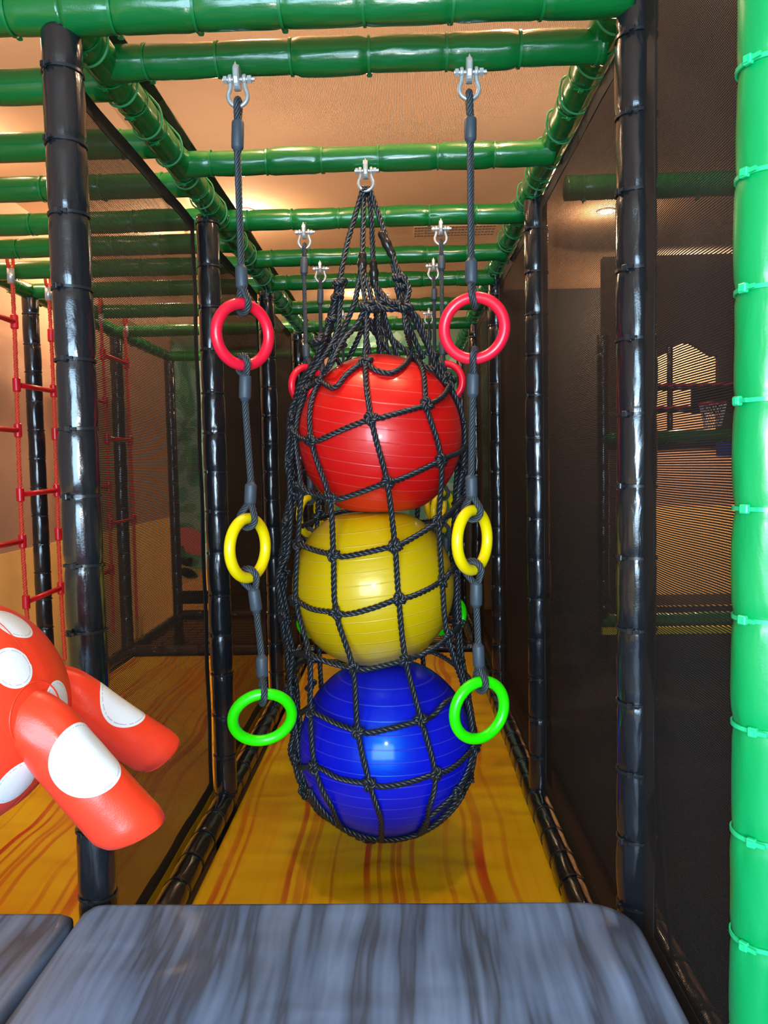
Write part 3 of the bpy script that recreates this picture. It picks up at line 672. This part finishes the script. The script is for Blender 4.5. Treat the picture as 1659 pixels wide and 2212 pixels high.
# slack bundle on the left
base = [(733, 612), (716, 690), (690, 765), (655, 835), (634, 900), (628, 1000), (634, 1060), (622, 1120), (616, 1190), (608, 1250), (613, 1330), (624, 1400), (632, 1480), (640, 1560), (636, 1630), (660, 1700), (700, 1755), (752, 1785), (800, 1795)]
for k in range(4):
    P = []
    for i, (x, y) in enumerate(base):
        w_ = 9 if i > 2 else 5; P.append(T(x+w_*math.sin(i*1.9+k*1.7), y+4*math.cos(i*2.3+k), -.03+.028*k+.012*math.cos(i*1.3+k*2.1)))
    rope(P)
for i in range(2, 17): knots.append((T(base[i][0]+random.uniform(-5, 5), base[i][1]+random.uniform(-14, 14), -.04+.03*random.random()), .95))
# back columns
for th in (110, 150, 190, 230):
    a_ = math.radians(th); P = [T(805+(20*math.cos(a_)), 690, .03)]
    dirv = np.array([math.sin(a_), -math.cos(a_), 0])
    for z in np.linspace(cs[0][0][2]+cs[0][1]*.8, cs[2][0][2]-cs[2][1]*.85, 12):
        c, rad = axis_r(z); P.append(np.array([c[0], c[1], z])+dirv*(rad+OFF+.004))
    rope(P)
# cross ropes
def mid(a, b, sag=.012, t=.3): m_ = a*(1-t)+b*t; m_ = m_.copy(); m_[2] -= sag; return m_
rows = []
r0 = [T(655, 845, -.1), Zz[0], A[0]+(-.01, 0, -.004), A[0], H(722, 838), H(752, 806), B[0]+(-.006, 0, 0), B[0], H(812, 800), H(845, 806), H(873, 790), Cc[0], H(915, 790), T(940, 800, -.1)]
rope(r0, 'cross_rope')
for k in range(1, 8):
    z_, a, b, c = Zz[k], A[k], B[k], Cc[k]
    ex = {1: [H(955, 858), T(972, 832, -.08)], 2: [T(985, 978, -.1), T(1003, 965, 0)], 3: [T(975, 1104, -.12), T(1000, 1078, -.03)], 4: [T(975, 1232, -.13), Dd[6]], 5: [T(984, 1362, -.08), T(996, 1345, .03)], 6: [T(1016, 1490, .05)], 7: [T(1024, 1612, .06)]}[k]
    pre = [T(628, 930+120*(k-1), .02)] if k < 6 else [T(645, 1540+116*(k-6), -.02)]
    pts = pre+[z_, (z_+a)/2-(0, 0, .004), a, mid(a, b, .010, .16), mid(a, b, .008, .5), b, mid(b, c, .006, .25)]
    if k == 5: pts += [H(915, 1412), H(940, 1400)]
    if k == 6: pts += [H(962, 1518)]
    pts += [c]+ex
    rope(pts, 'cross_rope')
# back cross ropes
for k, z in enumerate(np.linspace(cs[0][0][2]+.06, cs[2][0][2]-.1, 8)):
    P = []
    for th in np.linspace(82, 278, 15):
        a_ = math.radians(th); c, rad = axis_r(z); P.append(np.array([c[0], c[1], z+.02*math.sin(th*.06+k)])+np.array([math.sin(a_), -math.cos(a_), 0])*(rad+OFF+.006))
    rope(P, 'cross_rope')
for px, py, dy in ((688, 1112, .06), (672, 1480, .04), (620, 1490, .02)): knots.append((T(px, py, dy), 1))
# gathered bottom bundle under the blue ball
cb, rb_ = cs[2]
for k in range(5):
    P = []
    for t in np.linspace(-1, 1, 15):
        px = 832+165*t+3*math.sin(k+t*5); py = 1784-74*abs(t)**2.2+7*math.sin(k*2.1+t*7)+3*k-4; P.append(T(px, py, -.12+.045*k-.02*abs(t)))
    rope(P)
for k in range(9): knots.append((T(768+random.uniform(0, 130), 1788+random.uniform(-8, 6), -.07+.05*random.random()), 1.15))
# upper suspension ropes from the shackle
apx = PY(790, 402, 2.44)
def sus(pts): return rope([PY(790, 408, 2.412)+(pts[0][0], pts[0][1], 0)]+pts[1:], 'suspension_rope', raw=True)
sus([(-.006, -.004), T(782, 415, -.02), T(766, 470, -.02), T(749, 530, -.03), T(737, 590, -.045), hub_l])
sus([(-.003, -.008), T(786, 420, -.02), T(785, 480, -.03), T(783, 545, -.05), T(781, 590, -.07), hub_m])
sus([(.003, .004), T(797, 420, 0.0), T(803, 480, 0.0), T(806, 560, -.01), T(812, 620, -.03), T(818, 650, -.05)])
sus([(.006, 0), T(801, 415, -.02), T(820, 470, -.03), T(835, 515, -.04), T(850, 555, -.05), T(862, 600, -.06)])
rope([T(781, 585, -.06), T(773, 620, -.07), T(766, 655, -.08), T(745, 705, -.08), T(722, 760, -.08), T(706, 800, -.1)], raw=True)
rope([T(784, 585, -.06), T(797, 620, -.08), T(806, 650, -.09), T(835, 668, -.1), hub_r], raw=True)
rope([T(810, 615, -.03), T(830, 640, -.06), T(850, 660, -.08), hub_r+(-.01, 0, .005)], raw=True)
rope([T(818, 650, -.05), T(812, 690, 0), T(818, 740, .05), T(826, 790, .08)], raw=True)
rope([T(822, 650, -.04), T(835, 700, 0), T(852, 750, .03), T(868, 790, .06)], raw=True)
rope([T(853, 575, -.05), T(872, 600, -.06), T(884, 625, -.07), T(875, 660, -.09)], raw=True)
rope([T(849, 570, -.04), T(858, 610, -.05), T(862, 640, -.05), T(890, 720, -.02), T(915, 775, 0)], raw=True)
rope([hub_l, T(722, 650, -.02), T(708, 710, 0), T(725, 770, .04), T(745, 800, .07)], raw=True)
rope([hub_l+(.01, 0, 0), T(735, 660, -.06), T(727, 720, -.08), T(700, 770, -.1), T(668, 815, -.12)], raw=True)
knots += [(T(730, 640, -.06), 1), (T(716, 690, -.07), .9), (T(800, 668, -.1), 1.1), (T(820, 655, -.06), 1)]
for (pa, pb, dy) in (((783, 545), (782, 598), -.056), ((806, 562), (809, 618), -.02), ((822, 500), (850, 556), -.045)):
    a, b = T(*pa, dy), T(*pb, dy); u = np.linspace(0, 1, 14); P = a+(b-a)*u[:, None]
    rad = .0105+.004*np.sin(PI*u)+.0012*np.sin(u*17); rad[0] = rad[-1] = .0095
    put(MB().tube(P, rad, 16), 'shrink_sleeve', M['shrink'], 'brown black shrink sleeve')
# knots: three variants of a tight rope knot, copied
kv = []
for k in range(3):
    t = np.linspace(0, 2*PI*.97, 60); s = .0092
    P = np.stack([s*(np.sin(t)+2*np.sin(2*t)), -s*np.sin(3*t)*(.9+.1*k), s*(np.cos(t)-2*np.cos(2*t))], 1)*(.58+.04*k)
    m = MB().rope(P, RB*.92, 3, .045, 6, .0045); kv.append(m.build('knot', M['rope'], bag))
for i, (p, s) in enumerate(knots):
    q = push(p, .014)-bo; c0 = cs[int(np.argmin([np.linalg.norm(p-c[0]) for c in cs]))][0]; nv = Vector(p-c0).normalized(); Q = Vector((0, -1, 0)).rotation_difference(nv).to_matrix().to_4x4()
    TM = Matrix.Translation(Vector(q))@Q@Matrix.Rotation(random.uniform(0, 6.28), 4, 'Y')@Matrix.Diagonal((s*1.0, s*.95, s*1.0, 1))
    if i < 3: kv[i].matrix_local = TM
    else: dup(kv[i % 3], bag, TM)

# rope sling behind (top of the next bag, mostly hidden)
p = PY(825, 640, 4.0); sb = empty('rope_sling', (float(p[0]), 4.0, float(p[2]))); tag(sb, 'second black rope sling hanging from the sixth crossbeam, hidden behind the bag', 'rope')
shackle(sb, 0, 0)
for dx in (-.05, .0, .05): MB().rope(smooth_path([(dx*.1, 0, -.062), (dx*.6, 0, -.3), (dx*2, .02, -.62)], 8), RB, 3, .05, 6, .01).build('rope', M['rope'], sb)

# ------------------------------------------------------------------ spotted soft toy
tc = PY(-113, 1540, 1.12); TR = .173
def spot_vinyl(name, spots, seam=None):
    t = NT(name); c = t.coord('Object'); white = None; stitch = None
    for (p, r) in spots:
        d = t.n('ShaderNodeVectorMath', operation='DISTANCE'); t.l(c, d.inputs[0]); d.inputs[1].default_value = tuple(p); dv = d.outputs['Value']
        w_ = t.math('LESS_THAN', dv, r); s_ = t.math('LESS_THAN', t.math('ABSOLUTE', t.math('SUBTRACT', dv, r-.0045)), .0006)
        white = w_ if white is None else t.math('MAXIMUM', white, w_); stitch = s_ if stitch is None else t.math('MAXIMUM', stitch, s_)
    dash = t.math('GREATER_THAN', t.noise(c, 260, 0), .44)
    st = t.math('MULTIPLY', stitch, dash)
    col = t.mix(white, srgb(238, 62, 34), (.78, .83, .86, 1)); col = t.mix(t.math('MULTIPLY', st, .6), col, (.18, .2, .22, 1))
    leather = t.n('ShaderNodeTexVoronoi'); t.l(c, leather.inputs['Vector']); leather.inputs['Scale'].default_value = 420
    soft = t.noise(c, 18, 3)
    h = t.math('ADD', t.math('MULTIPLY', white, .35), t.math('ADD', t.math('MULTIPLY', leather.outputs[0], .08), t.math('MULTIPLY', soft, .9)))
    return t.done(t.bsdf(col, .38, 0, .05, .5, t.bump(h, .4, .0035)))
toy = empty('spotted_soft_toy', tuple(tc)); tag(toy, 'red vinyl soft toy with white spots and two stubby arms at the left edge', 'soft toy')
def surf_pt(px, py):                                               # first hit of the view ray with the body sphere
    r = nrm(ray(px, py)); o = CAM-tc; b_ = o@r; disc = b_*b_-(o@o-TR*TR); t_ = -b_-math.sqrt(max(0, disc)); return CAM+r*t_-tc
bs = []
for (x, y, rr) in ((30, 1345, .032), (30, 1441, .031), (128, 1519, .034), (40, 1692, .036), (-150, 1400, .03), (-160, 1560, .032), (-90, 1640, .03)): bs.append((surf_pt(x, y), rr))
m = MB(); G = []
gore = 8
for j in range(1, 60):
    th = PI*j/60; row = []
    for k in range(96):
        q = 2*PI*k/96; g = abs(math.sin(q*gore/2+.9)); s_ = 1-.022*(1-g)**6
        row.append((TR*s_*math.sin(th)*math.cos(q), TR*s_*math.sin(th)*math.sin(q), TR*math.cos(th)))
    G.append(row)
m.grid(np.array(G)[::-1], True, False, True); m.build('body', spot_vinyl('red_spotted_vinyl_body', bs), toy)
def arm(a, b, r0, r1, spots, ph, flat):
    a, b = np.asarray(a)-tc, np.asarray(b)-tc; d = nrm(b-a); wv = np.array([.77, 0, .64]); wv = nrm(wv-d*(wv@d)); U = nrm(np.cross(d, (0, 1, 0))); V = np.cross(d, U); G = []; N = 64
    SP = smooth_path([a*.5, a*.82, a*1.02+(b-a)*.10, a+(b-a)*.5, b], 20); LL = np.linalg.norm(np.diff(SP, axis=0), axis=1).sum(); SP = resample(SP, LL/N-1e-7); N = len(SP)-1; L = LL
    TT = np.gradient(SP, axis=0); TT /= np.linalg.norm(TT, axis=1)[:, None]
    for j in range(N+1):
        t = j/N; r = r0+(r1-r0)*t; s = L*t; U = nrm(np.cross(TT[j], (0, 1, 0))); V = np.cross(TT[j], U)
        for_end = max(0, (t-.93)/.07); row = []
        for k in range(56):
            q = 2*PI*k/56; wr = .0035*noise.noise(Vector((math.cos(q)*2.5, math.sin(q)*2.5+ph, s*22)))*(math.exp(-((t-.35)/.12)**2)+.7*math.exp(-((t-1)/.09)**2))+.0012*noise.noise(Vector((math.cos(q)*2, math.sin(q)*2, s*20)))
            sq = 1-.10*for_end**2; rr = (r+wr)*sq
            o_ = U*rr*math.cos(q)+V*rr*math.sin(q)*(1-.12*for_end); row.append(SP[j]+d*(flat*(o_@wv)/r*t**5)+o_)
        G.append(row)
    # bulging end cap behind a seam
    for t in (1.0, .96, .8, .55, .25, .03):
        c = SP[-1]+d*(.003*(1-t*t)+.0005); row = [U*r1*.885*t*math.cos(2*PI*k/56)+V*r1*.78*t*math.sin(2*PI*k/56) for k in range(56)]; G.append([c+o_+d*flat*(o_@wv)/r1 for o_ in row])
    mb = MB().grid(np.array(G), True, False, True); o = mb.build('arm', spot_vinyl('red_spotted_vinyl_arm', spots), toy); return o
a1, b1 = PY(60, 1545, 1.075), PY(290, 1798, 1.09); a2, b2 = PY(120, 1485, 1.22), PY(347, 1630, 1.30)
def on_arm(px, py, a, b, r):                                       # point on the near side of an arm
    c = None; rr = nrm(ray(px, py)); d = nrm(b-a); n_ = np.cross(rr, d); w0 = CAM-a; A_ = 1-(rr@d)**2
    B_ = (w0-d*(w0@d))@(rr-d*(rr@d)); C_ = (w0@w0)-(w0@d)**2-r*r; t_ = (-B_-math.sqrt(max(0, B_*B_-A_*C_)))/A_; return CAM+rr*t_-tc
arm(a1, b1, .045, .0495, [(on_arm(192, 1638, a1, b1, .045), .053)], 1, .017)
arm(a2, b2, .041, .043, [(on_arm(264, 1514, a2, b2, .041), .048)], 5, .010)
seam_mat = spot_vinyl('red_seam_vinyl', [((9, 9, 9), .01)])
for k in range(8):                                                 # gore seams of the body
    q = (k*PI-.9)/4; MB().tube([(TR*.982*math.sin(t)*math.cos(q), TR*.982*math.sin(t)*math.sin(q), TR*math.cos(t)) for t in np.linspace(.06, PI-.06, 40)], .0013, 6).build('seam_piping', seam_mat, toy)
for a, r in ((a1, .048),):                                         # stitched seam where the arm joins the body
    dd = nrm(a-tc); U = nrm(np.cross(dd, (0, 1, 0))); V = np.cross(dd, U); al = math.asin(r/TR); P = []
    for q in np.linspace(0, 2*PI, 41)[:-1]: P.append(TR*1.002*(dd*math.cos(al)+(U*math.cos(q)+V*math.sin(q))*math.sin(al)))
    MB().tube(np.array(P), .0012, 8, closed=True).build('seam_piping', seam_mat, toy)
MB().cyl((0, .0, -TR*.9), (0, 0, ZG-tc[2]+.01), .03).build('stand', M['black'], toy)

# ------------------------------------------------------------------ red rope climbing ladder in the left bay
XLd = -1.77
lad = empty('rope_ladder', (XLd, 3.5, ZT)); tag(lad, 'orange red rope climbing ladder with red plastic rungs in the left bay', 'rope ladder'); lo = np.array(lad.location)
ys = [float(PX(px, 1000, XLd)[1]) for px in (43, 121)]; sp = ys[1]-ys[0]; ys = [ys[0]-sp]+ys+[ys[1]+sp, float(PX(232, 1000, XLd)[1]), float(PX(283, 1000, XLd)[1])]
ztop = float(PX(33, 590, XLd)[2]); zl = float(PX(60, 1425, XLd)[2])
zr = [float(PX(px, py, XLd)[2]) for px, py in ((40, 832), (50, 1068), (58, 1300))]; zq = [float(PX(px, py, XLd)[2]) for px, py in ((36, 697), (43, 930), (52, 1168))]
def sway(y, z): return .02*math.sin(z*3.1+y*2)
for i, y in enumerate(ys):
    P = [(XLd, y+sway(y, z)*.6, z) for z in np.linspace(ztop-.02, zl-.1, 14)]; m = MB().rope(np.array(P)-lo, .0115, 3, .04, 6, .01); m.build('side_rope', M['redrope'], lad)
    # thimble eye, ferrule and link
    c = np.array([XLd, y, ztop+.055])-lo; a_ = np.linspace(0, 2*PI, 25)[:-1]
    E = np.stack([0*a_, .026*np.sin(a_)*(1+.25*np.cos(a_)), -.045*np.cos(a_)], 1)+c; MB().tube(E, .008, 8, closed=True).build('rope_eye', M['redrope'], lad)
    MB().cyl(np.array([XLd, y, ztop+.01])-lo, np.array([XLd, y, ztop-.055])-lo, .0165, 18).build('ferrule', M['zinc'], lad)
    MB().torus(.017, .0045, 24, 8, Matrix.Translation(Vector(c+(0, 0, .055)))).build('link', M['zinc'], lad)
for i in range(len(ys)-1):
    for z in (zr if i % 2 else zq):
        y0, y1 = ys[i], ys[i+1]; a = np.array([XLd, y0+sway(y0, z)*.6, z])-lo; b = np.array([XLd, y1+sway(y1, z)*.6, z+(.008 if i % 2 else 0)])-lo
        r_ = MB().cyl(a, b, .0125, 16).build('rung', M['redplastic'], lad)
        for p in (a, b):
            s = MB().lathe([(.014, -.032), (.0175, -.028), (.0175, .028), (.014, .032)], 18, Matrix.Translation(Vector(p))).build('rung_clamp', M['redplastic'], r_, smooth='auto')

# ------------------------------------------------------------------ far end: cord net, mural, court
def cord_net(label, x0, x1, y0, y1, z, sp=.085):
    m = MB()
    nx, ny = int((x1-x0)/sp), int((y1-y0)/sp)
    for i in range(nx+1):
        x = x0+(x1-x0)*i/nx; m.tube([(x+.006*math.sin(j*2+i), y0+(y1-y0)*j/12, z-.03*math.sin(PI*j/12)) for j in range(13)], .003, 5)
    for i in range(ny+1):
        y = y0+(y1-y0)*i/ny; m.tube([(x0+(x1-x0)*j/12, y+.006*math.sin(j*2+i), z-.03*math.sin(PI*i/ny)) for j in range(13)], .003, 5)
    tag(m.build('cord_net', M['web']), label, 'net')
cord_net('black square cord net beyond the central yellow mat', XA+.04, XB-.04, 5.29, 6.4, ZB)
cord_net('black square cord net beyond the left bay mat', XO+.04, XA-.04, 5.29, 6.4, ZB)
bd = MB().box((0, 0, 0), (XB-XO, .06, .11), bev=.015).build('barrier_board', M['dark']); bd.location = ((XB+XO)/2, 6.56, .40); tag(bd, 'low dark padded board behind the far rails', 'board')
t = NT('jungle_mural_paint'); c = t.coord(); f = t.noise(t.mapv(c, (1, 1, .8)), 2.2, 1, .5, 1.5)
vo = t.n('ShaderNodeTexVoronoi'); t.l(t.mapv(c, (1, 1, .45), rot=(0, .6, 0)), vo.inputs['Vector']); vo.inputs['Scale'].default_value = 4
col = t.ramp(f, [(0, srgb(60, 130, 110)), (.42, srgb(96, 160, 130)), (.5, srgb(140, 190, 180)), (.6, srgb(90, 170, 150)), (1, srgb(150, 200, 160))], 'CONSTANT')
mu = empty('mural', (-.72, YB-.012, 1.7)); tag(mu, 'green jungle mural with large leaves on the far wall behind the rope bag', 'mural')
mpaint = t.done(t.bsdf(col, .6)); MB().box((.78, 0, 0), (1.56, .02, 2.4)).build('painted_panel', mpaint, mu, smooth=False)
mu2 = empty('mural', (-.72, YB-.012, 1.7)); tag(mu2, 'green jungle mural with a pink shape and yellow leaves in the far left corner', 'mural')
MB().box((-1.33, 0, 0), (.48, .02, 2.4)).build('painted_panel', mpaint, mu2, smooth=False)
dp = MB().box((0, 0, 0), (1.0, .03, 3.1)).build('shade_sheet', M['dark'], smooth=False); dp.location = (-1.27, YB-.02, 1.555); tag(dp, 'tall dark sheet added on the far wall as shade between the two green murals', 'shade_sheet')  # dark sheet added to stand in for the dimness deep behind the nets
def leaf(x, z, L, w, ang, col, nm='painted_leaf', mu=mu):
    m = MB(); u = np.linspace(0, 1, 16); P = [(L*t-0, w*math.sin(PI*t)**.8) for t in u]; Q = P+[(p[0], -p[1]) for p in P[::-1][1:-1]]
    ca, sa = math.cos(ang), math.sin(ang); v = [(x+q[0]*ca-q[1]*sa, y, z+q[0]*sa+q[1]*ca) for y in (-.011, -.016) for q in Q]; n = len(Q)
    m.add(v, [tuple(range(n)), tuple(range(2*n-1, n-1, -1))]+[(i, (i+1) % n, n+(i+1) % n, n+i) for i in range(n)]); m.build(nm, col, mu, smooth=False)
lg = plain('leaf_green_paint', srgb(50, 140, 80), .6); ly = plain('leaf_yellow_paint', srgb(190, 190, 60), .6); pk = plain('pink_paint', srgb(225, 130, 140), .6); dg = plain('leaf_dark_green_paint', srgb(20, 90, 70), .6)
def mx(px, py): p = PY(px, py, YB-.02); return p[0]+.72, p[2]-1.7
x, z = mx(425, 1160); leaf(x-.16, z+.1, .36, .12, -.9, pk, 'painted_shape', mu2)
x, z = mx(395, 1230)
for k, (an, cl) in enumerate(((.2, ly), (.75, ly), (-.35, dg), (1.3, lg), (2.2, lg), (-.1, lg))): leaf(x-.05, z-.06+.03*k, .22, .05, an, cl, mu=mu2)
for k in range(16): x, z = mx(random.uniform(760, 1000), random.uniform(720, 1250)); leaf(x, z, random.uniform(.2, .34), random.uniform(.04, .09), random.uniform(0, 6.28), [lg, ly, dg, lg][k % 4])
pn = MB().box((0, 0, 0), (1.15, .05, 3.1)).build('partition_panel', M['dark'], smooth=False); pn.location = (1.42, 7.3, 1.555); tag(pn, 'dark tall partition beyond the right mesh, between mural and court', 'panel')
# court seen through the right-hand mesh
def PYf(px, py, Y): return PY(px, py, Y)
yc = 6.9
def rectbox(name, x0, y0, x1, y1, Y, th, mat, label, cat, bev=.0):
    a, b = PYf(x0, y0, Y), PYf(x1, y1, Y); o = MB().box((0, 0, 0), (abs(b[0]-a[0]), th, abs(a[2]-b[2])), bev=bev).build(name, mat, smooth=False); o.location = ((a[0]+b[0])/2, Y, (a[2]+b[2])/2); return tag(o, label, cat)
# dark facade with an ogee-topped opening
def facade():
    Y = 6.2; prof = [(1416, 958), (1416, 770), (1446, 762), (1452, 750), (1470, 741), (1490, 742), (1512, 755), (1532, 768), (1549, 770), (1549, 958)]
    inner = [PYf(px, py, Y) for px, py in prof]; x0, x1, z1, z0 = PYf(1300, 900, Y)[0], 3.9, ZC-.02, inner[0][2]
    m = MB(); V = []; n = len(inner)
    outer = []
    for i, p in enumerate(inner):
        if i in (0,): outer.append((x0, z0))
        elif i == 1: outer.append((x0, z1))
        elif i == n-2: outer.append((x1, z1))
        elif i == n-1: outer.append((x1, z0))
        else: outer.append((p[0], z1))
    for y in (Y-.03, Y+.03):
        V += [(p[0], y, p[2]) for p in inner]+[(q[0], y, q[1]) for q in outer]
    f = []
    for i in range(n-1): f += [(i, i+1, n+i+1, n+i), (2*n+i, 3*n+i, 3*n+i+1, 2*n+i+1), (i, 2*n+i, 2*n+i+1, i+1)]
    m.add(V, f); tag(m.build('play_facade', M['facade'], smooth=False), 'dark facade with a curved top opening beyond the right mesh', 'facade')
facade()
rectbox('lit_panel', 1400, 700, 1600, 955, 7.67, .03, M['beige'], 'beige wall panel seen through the curved opening', 'panel')
padded('padded_rail', 'green padded rail under the curved opening beyond the right mesh', 'rail', PYf(1300, 946, 5.6), PYf(1640, 938, 5.6), 'green', 'tie_green', .2, r=.045)
padded('padded_rail', 'green padded rail below the amber wall beyond the right mesh', 'rail', PYf(1300, 1340, 5.6), PYf(1640, 1332, 5.6), 'green', 'tie_green', .2, r=.045)
padded('padded_post', 'thin black post dividing the curved opening beyond the right mesh', 'post', PYf(1447, 960, 6.1), PYf(1446, 745, 6.1), spacing=.2, r=.022)
for px, lb in ((1303, 'black court post holding the green rails beyond the right mesh'), (1612, 'black court post hidden behind the bright green post')):
    q = PY(px, 1000, 5.6); padded('padded_post', lb, 'post', (q[0], 5.6, 0), (q[0], 5.6, 2.4), spacing=.2)
rb = plain('dark_red_bar_paint', srgb(200, 20, 60), .4)
for (y_, lb) in ((838, 'upper'), (886, 'lower')):
    a, b = PYf(1416, y_+2, 5.9), PYf(1600, y_-4, 5.9); e = empty('bar', tuple(a)); tag(e, f'{lb} red and black bar crossing the curved opening', 'bar')
    MB().cyl((0, 0, 0), b-a, .016).build('black_tube', M['black'], e); MB().box((b[0]-a[0])/2*np.array([1, 0, 0])+(0, -.01, .024), (b[0]-a[0], .02, .018)).build('red_strip', rb, e, smooth=False)
rectbox('dark_band', 1300, 958, 1640, 966, 5.7, .03, M['dark'], 'thin dark band under the upper green rail of the court', 'board')
rectbox('wall_board', 1296, 1287, 1640, 1304, 7.55, .03, M['floor'], 'brown board low on the amber wall beyond the right mesh', 'board')
rectbox('yellow_strip', 1300, 1356, 1600, 1366, 5.5, .04, M['ring_yellow'], 'thin yellow strip under the lower green rail beyond the right mesh', 'strip')
bx = MB().box((0, 0, 0), (3.4, 6.3, .06), bev=.01).build('court_mat', M['dark']); bx.location = (2.4, 4.45, .03); tag(bx, 'dark flat mat covering the court floor beyond the right mesh', 'mat')
# basketball hoop
hb = PYf(1520, 872, 5.2); hp = empty('basketball_hoop', tuple(hb)); tag(hp, 'small basketball hoop beyond the right mesh', 'basketball hoop')
MB().box((.1, .12, .03), (.28, .015, .17), bev=.004).build('backboard', M['dark'], hp)
MB().torus(.085, .007, 32, 8, Matrix.Translation((.06, 0, 0))@Matrix.Rotation(PI/2, 4, 'X')).build('rim', rb, hp)
for sx in (-1, 1): MB().tube([(.02+.04*(sx+1), .1, -.02), (.06+.05*sx, .0, -.1)], .006, 6).build('bracket', rb, hp)
m = MB(); wn = M['white']
for k in range(12):
    a0 = 2*PI*k/12
    for s_ in (-1, 1): m.tube([(.06+(.085-.035*t)*math.cos(a0+s_*t*1.1), (.085-.035*t)*math.sin(a0+s_*t*1.1), -.16*t) for t in np.linspace(0, 1, 7)], .0025, 5)
m.build('hoop_net', wn, hp)
ll = rectbox('hanging_banner', 1548, 955, 1582, 985, 5.1, .02, plain('blue_cloth', srgb(50, 60, 150), .7), 'small blue cloth patch hanging below the hoop', 'cloth')

# ------------------------------------------------------------------ light
def area(name, loc, tgt, sx, sy, power, col):
    ld = bpy.data.lights.new(name, 'AREA'); ld.shape = 'RECTANGLE'; ld.size = sx; ld.size_y = sy; ld.energy = power; ld.color = col
    o = bpy.data.objects.new(name, ld); COL.objects.link(o); o.location = loc; d = Vector(tgt)-Vector(loc); o.rotation_euler = d.to_track_quat('-Z', 'Y').to_euler(); return o
area('window_daylight', ((wx0+wx1)/2, YF+.06, (wz0+wz1)/2), (-.1, 3, 1.2), wx1-wx0-.1, wz1-wz0-.1, 330, (.5, .76, 1))
fl = bpy.data.lights.new('phone_flash', 'POINT'); fl.energy = 46; fl.color = (.93, .97, 1); fl.shadow_soft_size = .012
fo = bpy.data.objects.new('phone_flash', fl); COL.objects.link(fo); fo.location = tuple(CAM+np.array([.012, -.01, .025]))
wd = bpy.data.worlds.new('world'); S.world = wd; wd.use_nodes = True; wd.node_tree.nodes['Background'].inputs[0].default_value = (.75, .85, 1, 1); wd.node_tree.nodes['Background'].inputs[1].default_value = .6

S.view_settings.view_transform = 'Standard'; S.view_settings.look = 'None'; S.view_settings.gamma = 1; S.view_settings.exposure = 0; S.view_settings.use_curve_mapping = False
S.cycles.use_denoising = True; S.cycles.use_adaptive_sampling = True; S.cycles.adaptive_threshold = .015; S.cycles.transparent_max_bounces = 24; S.cycles.max_bounces = 8; S.cycles.sample_clamp_indirect = 6
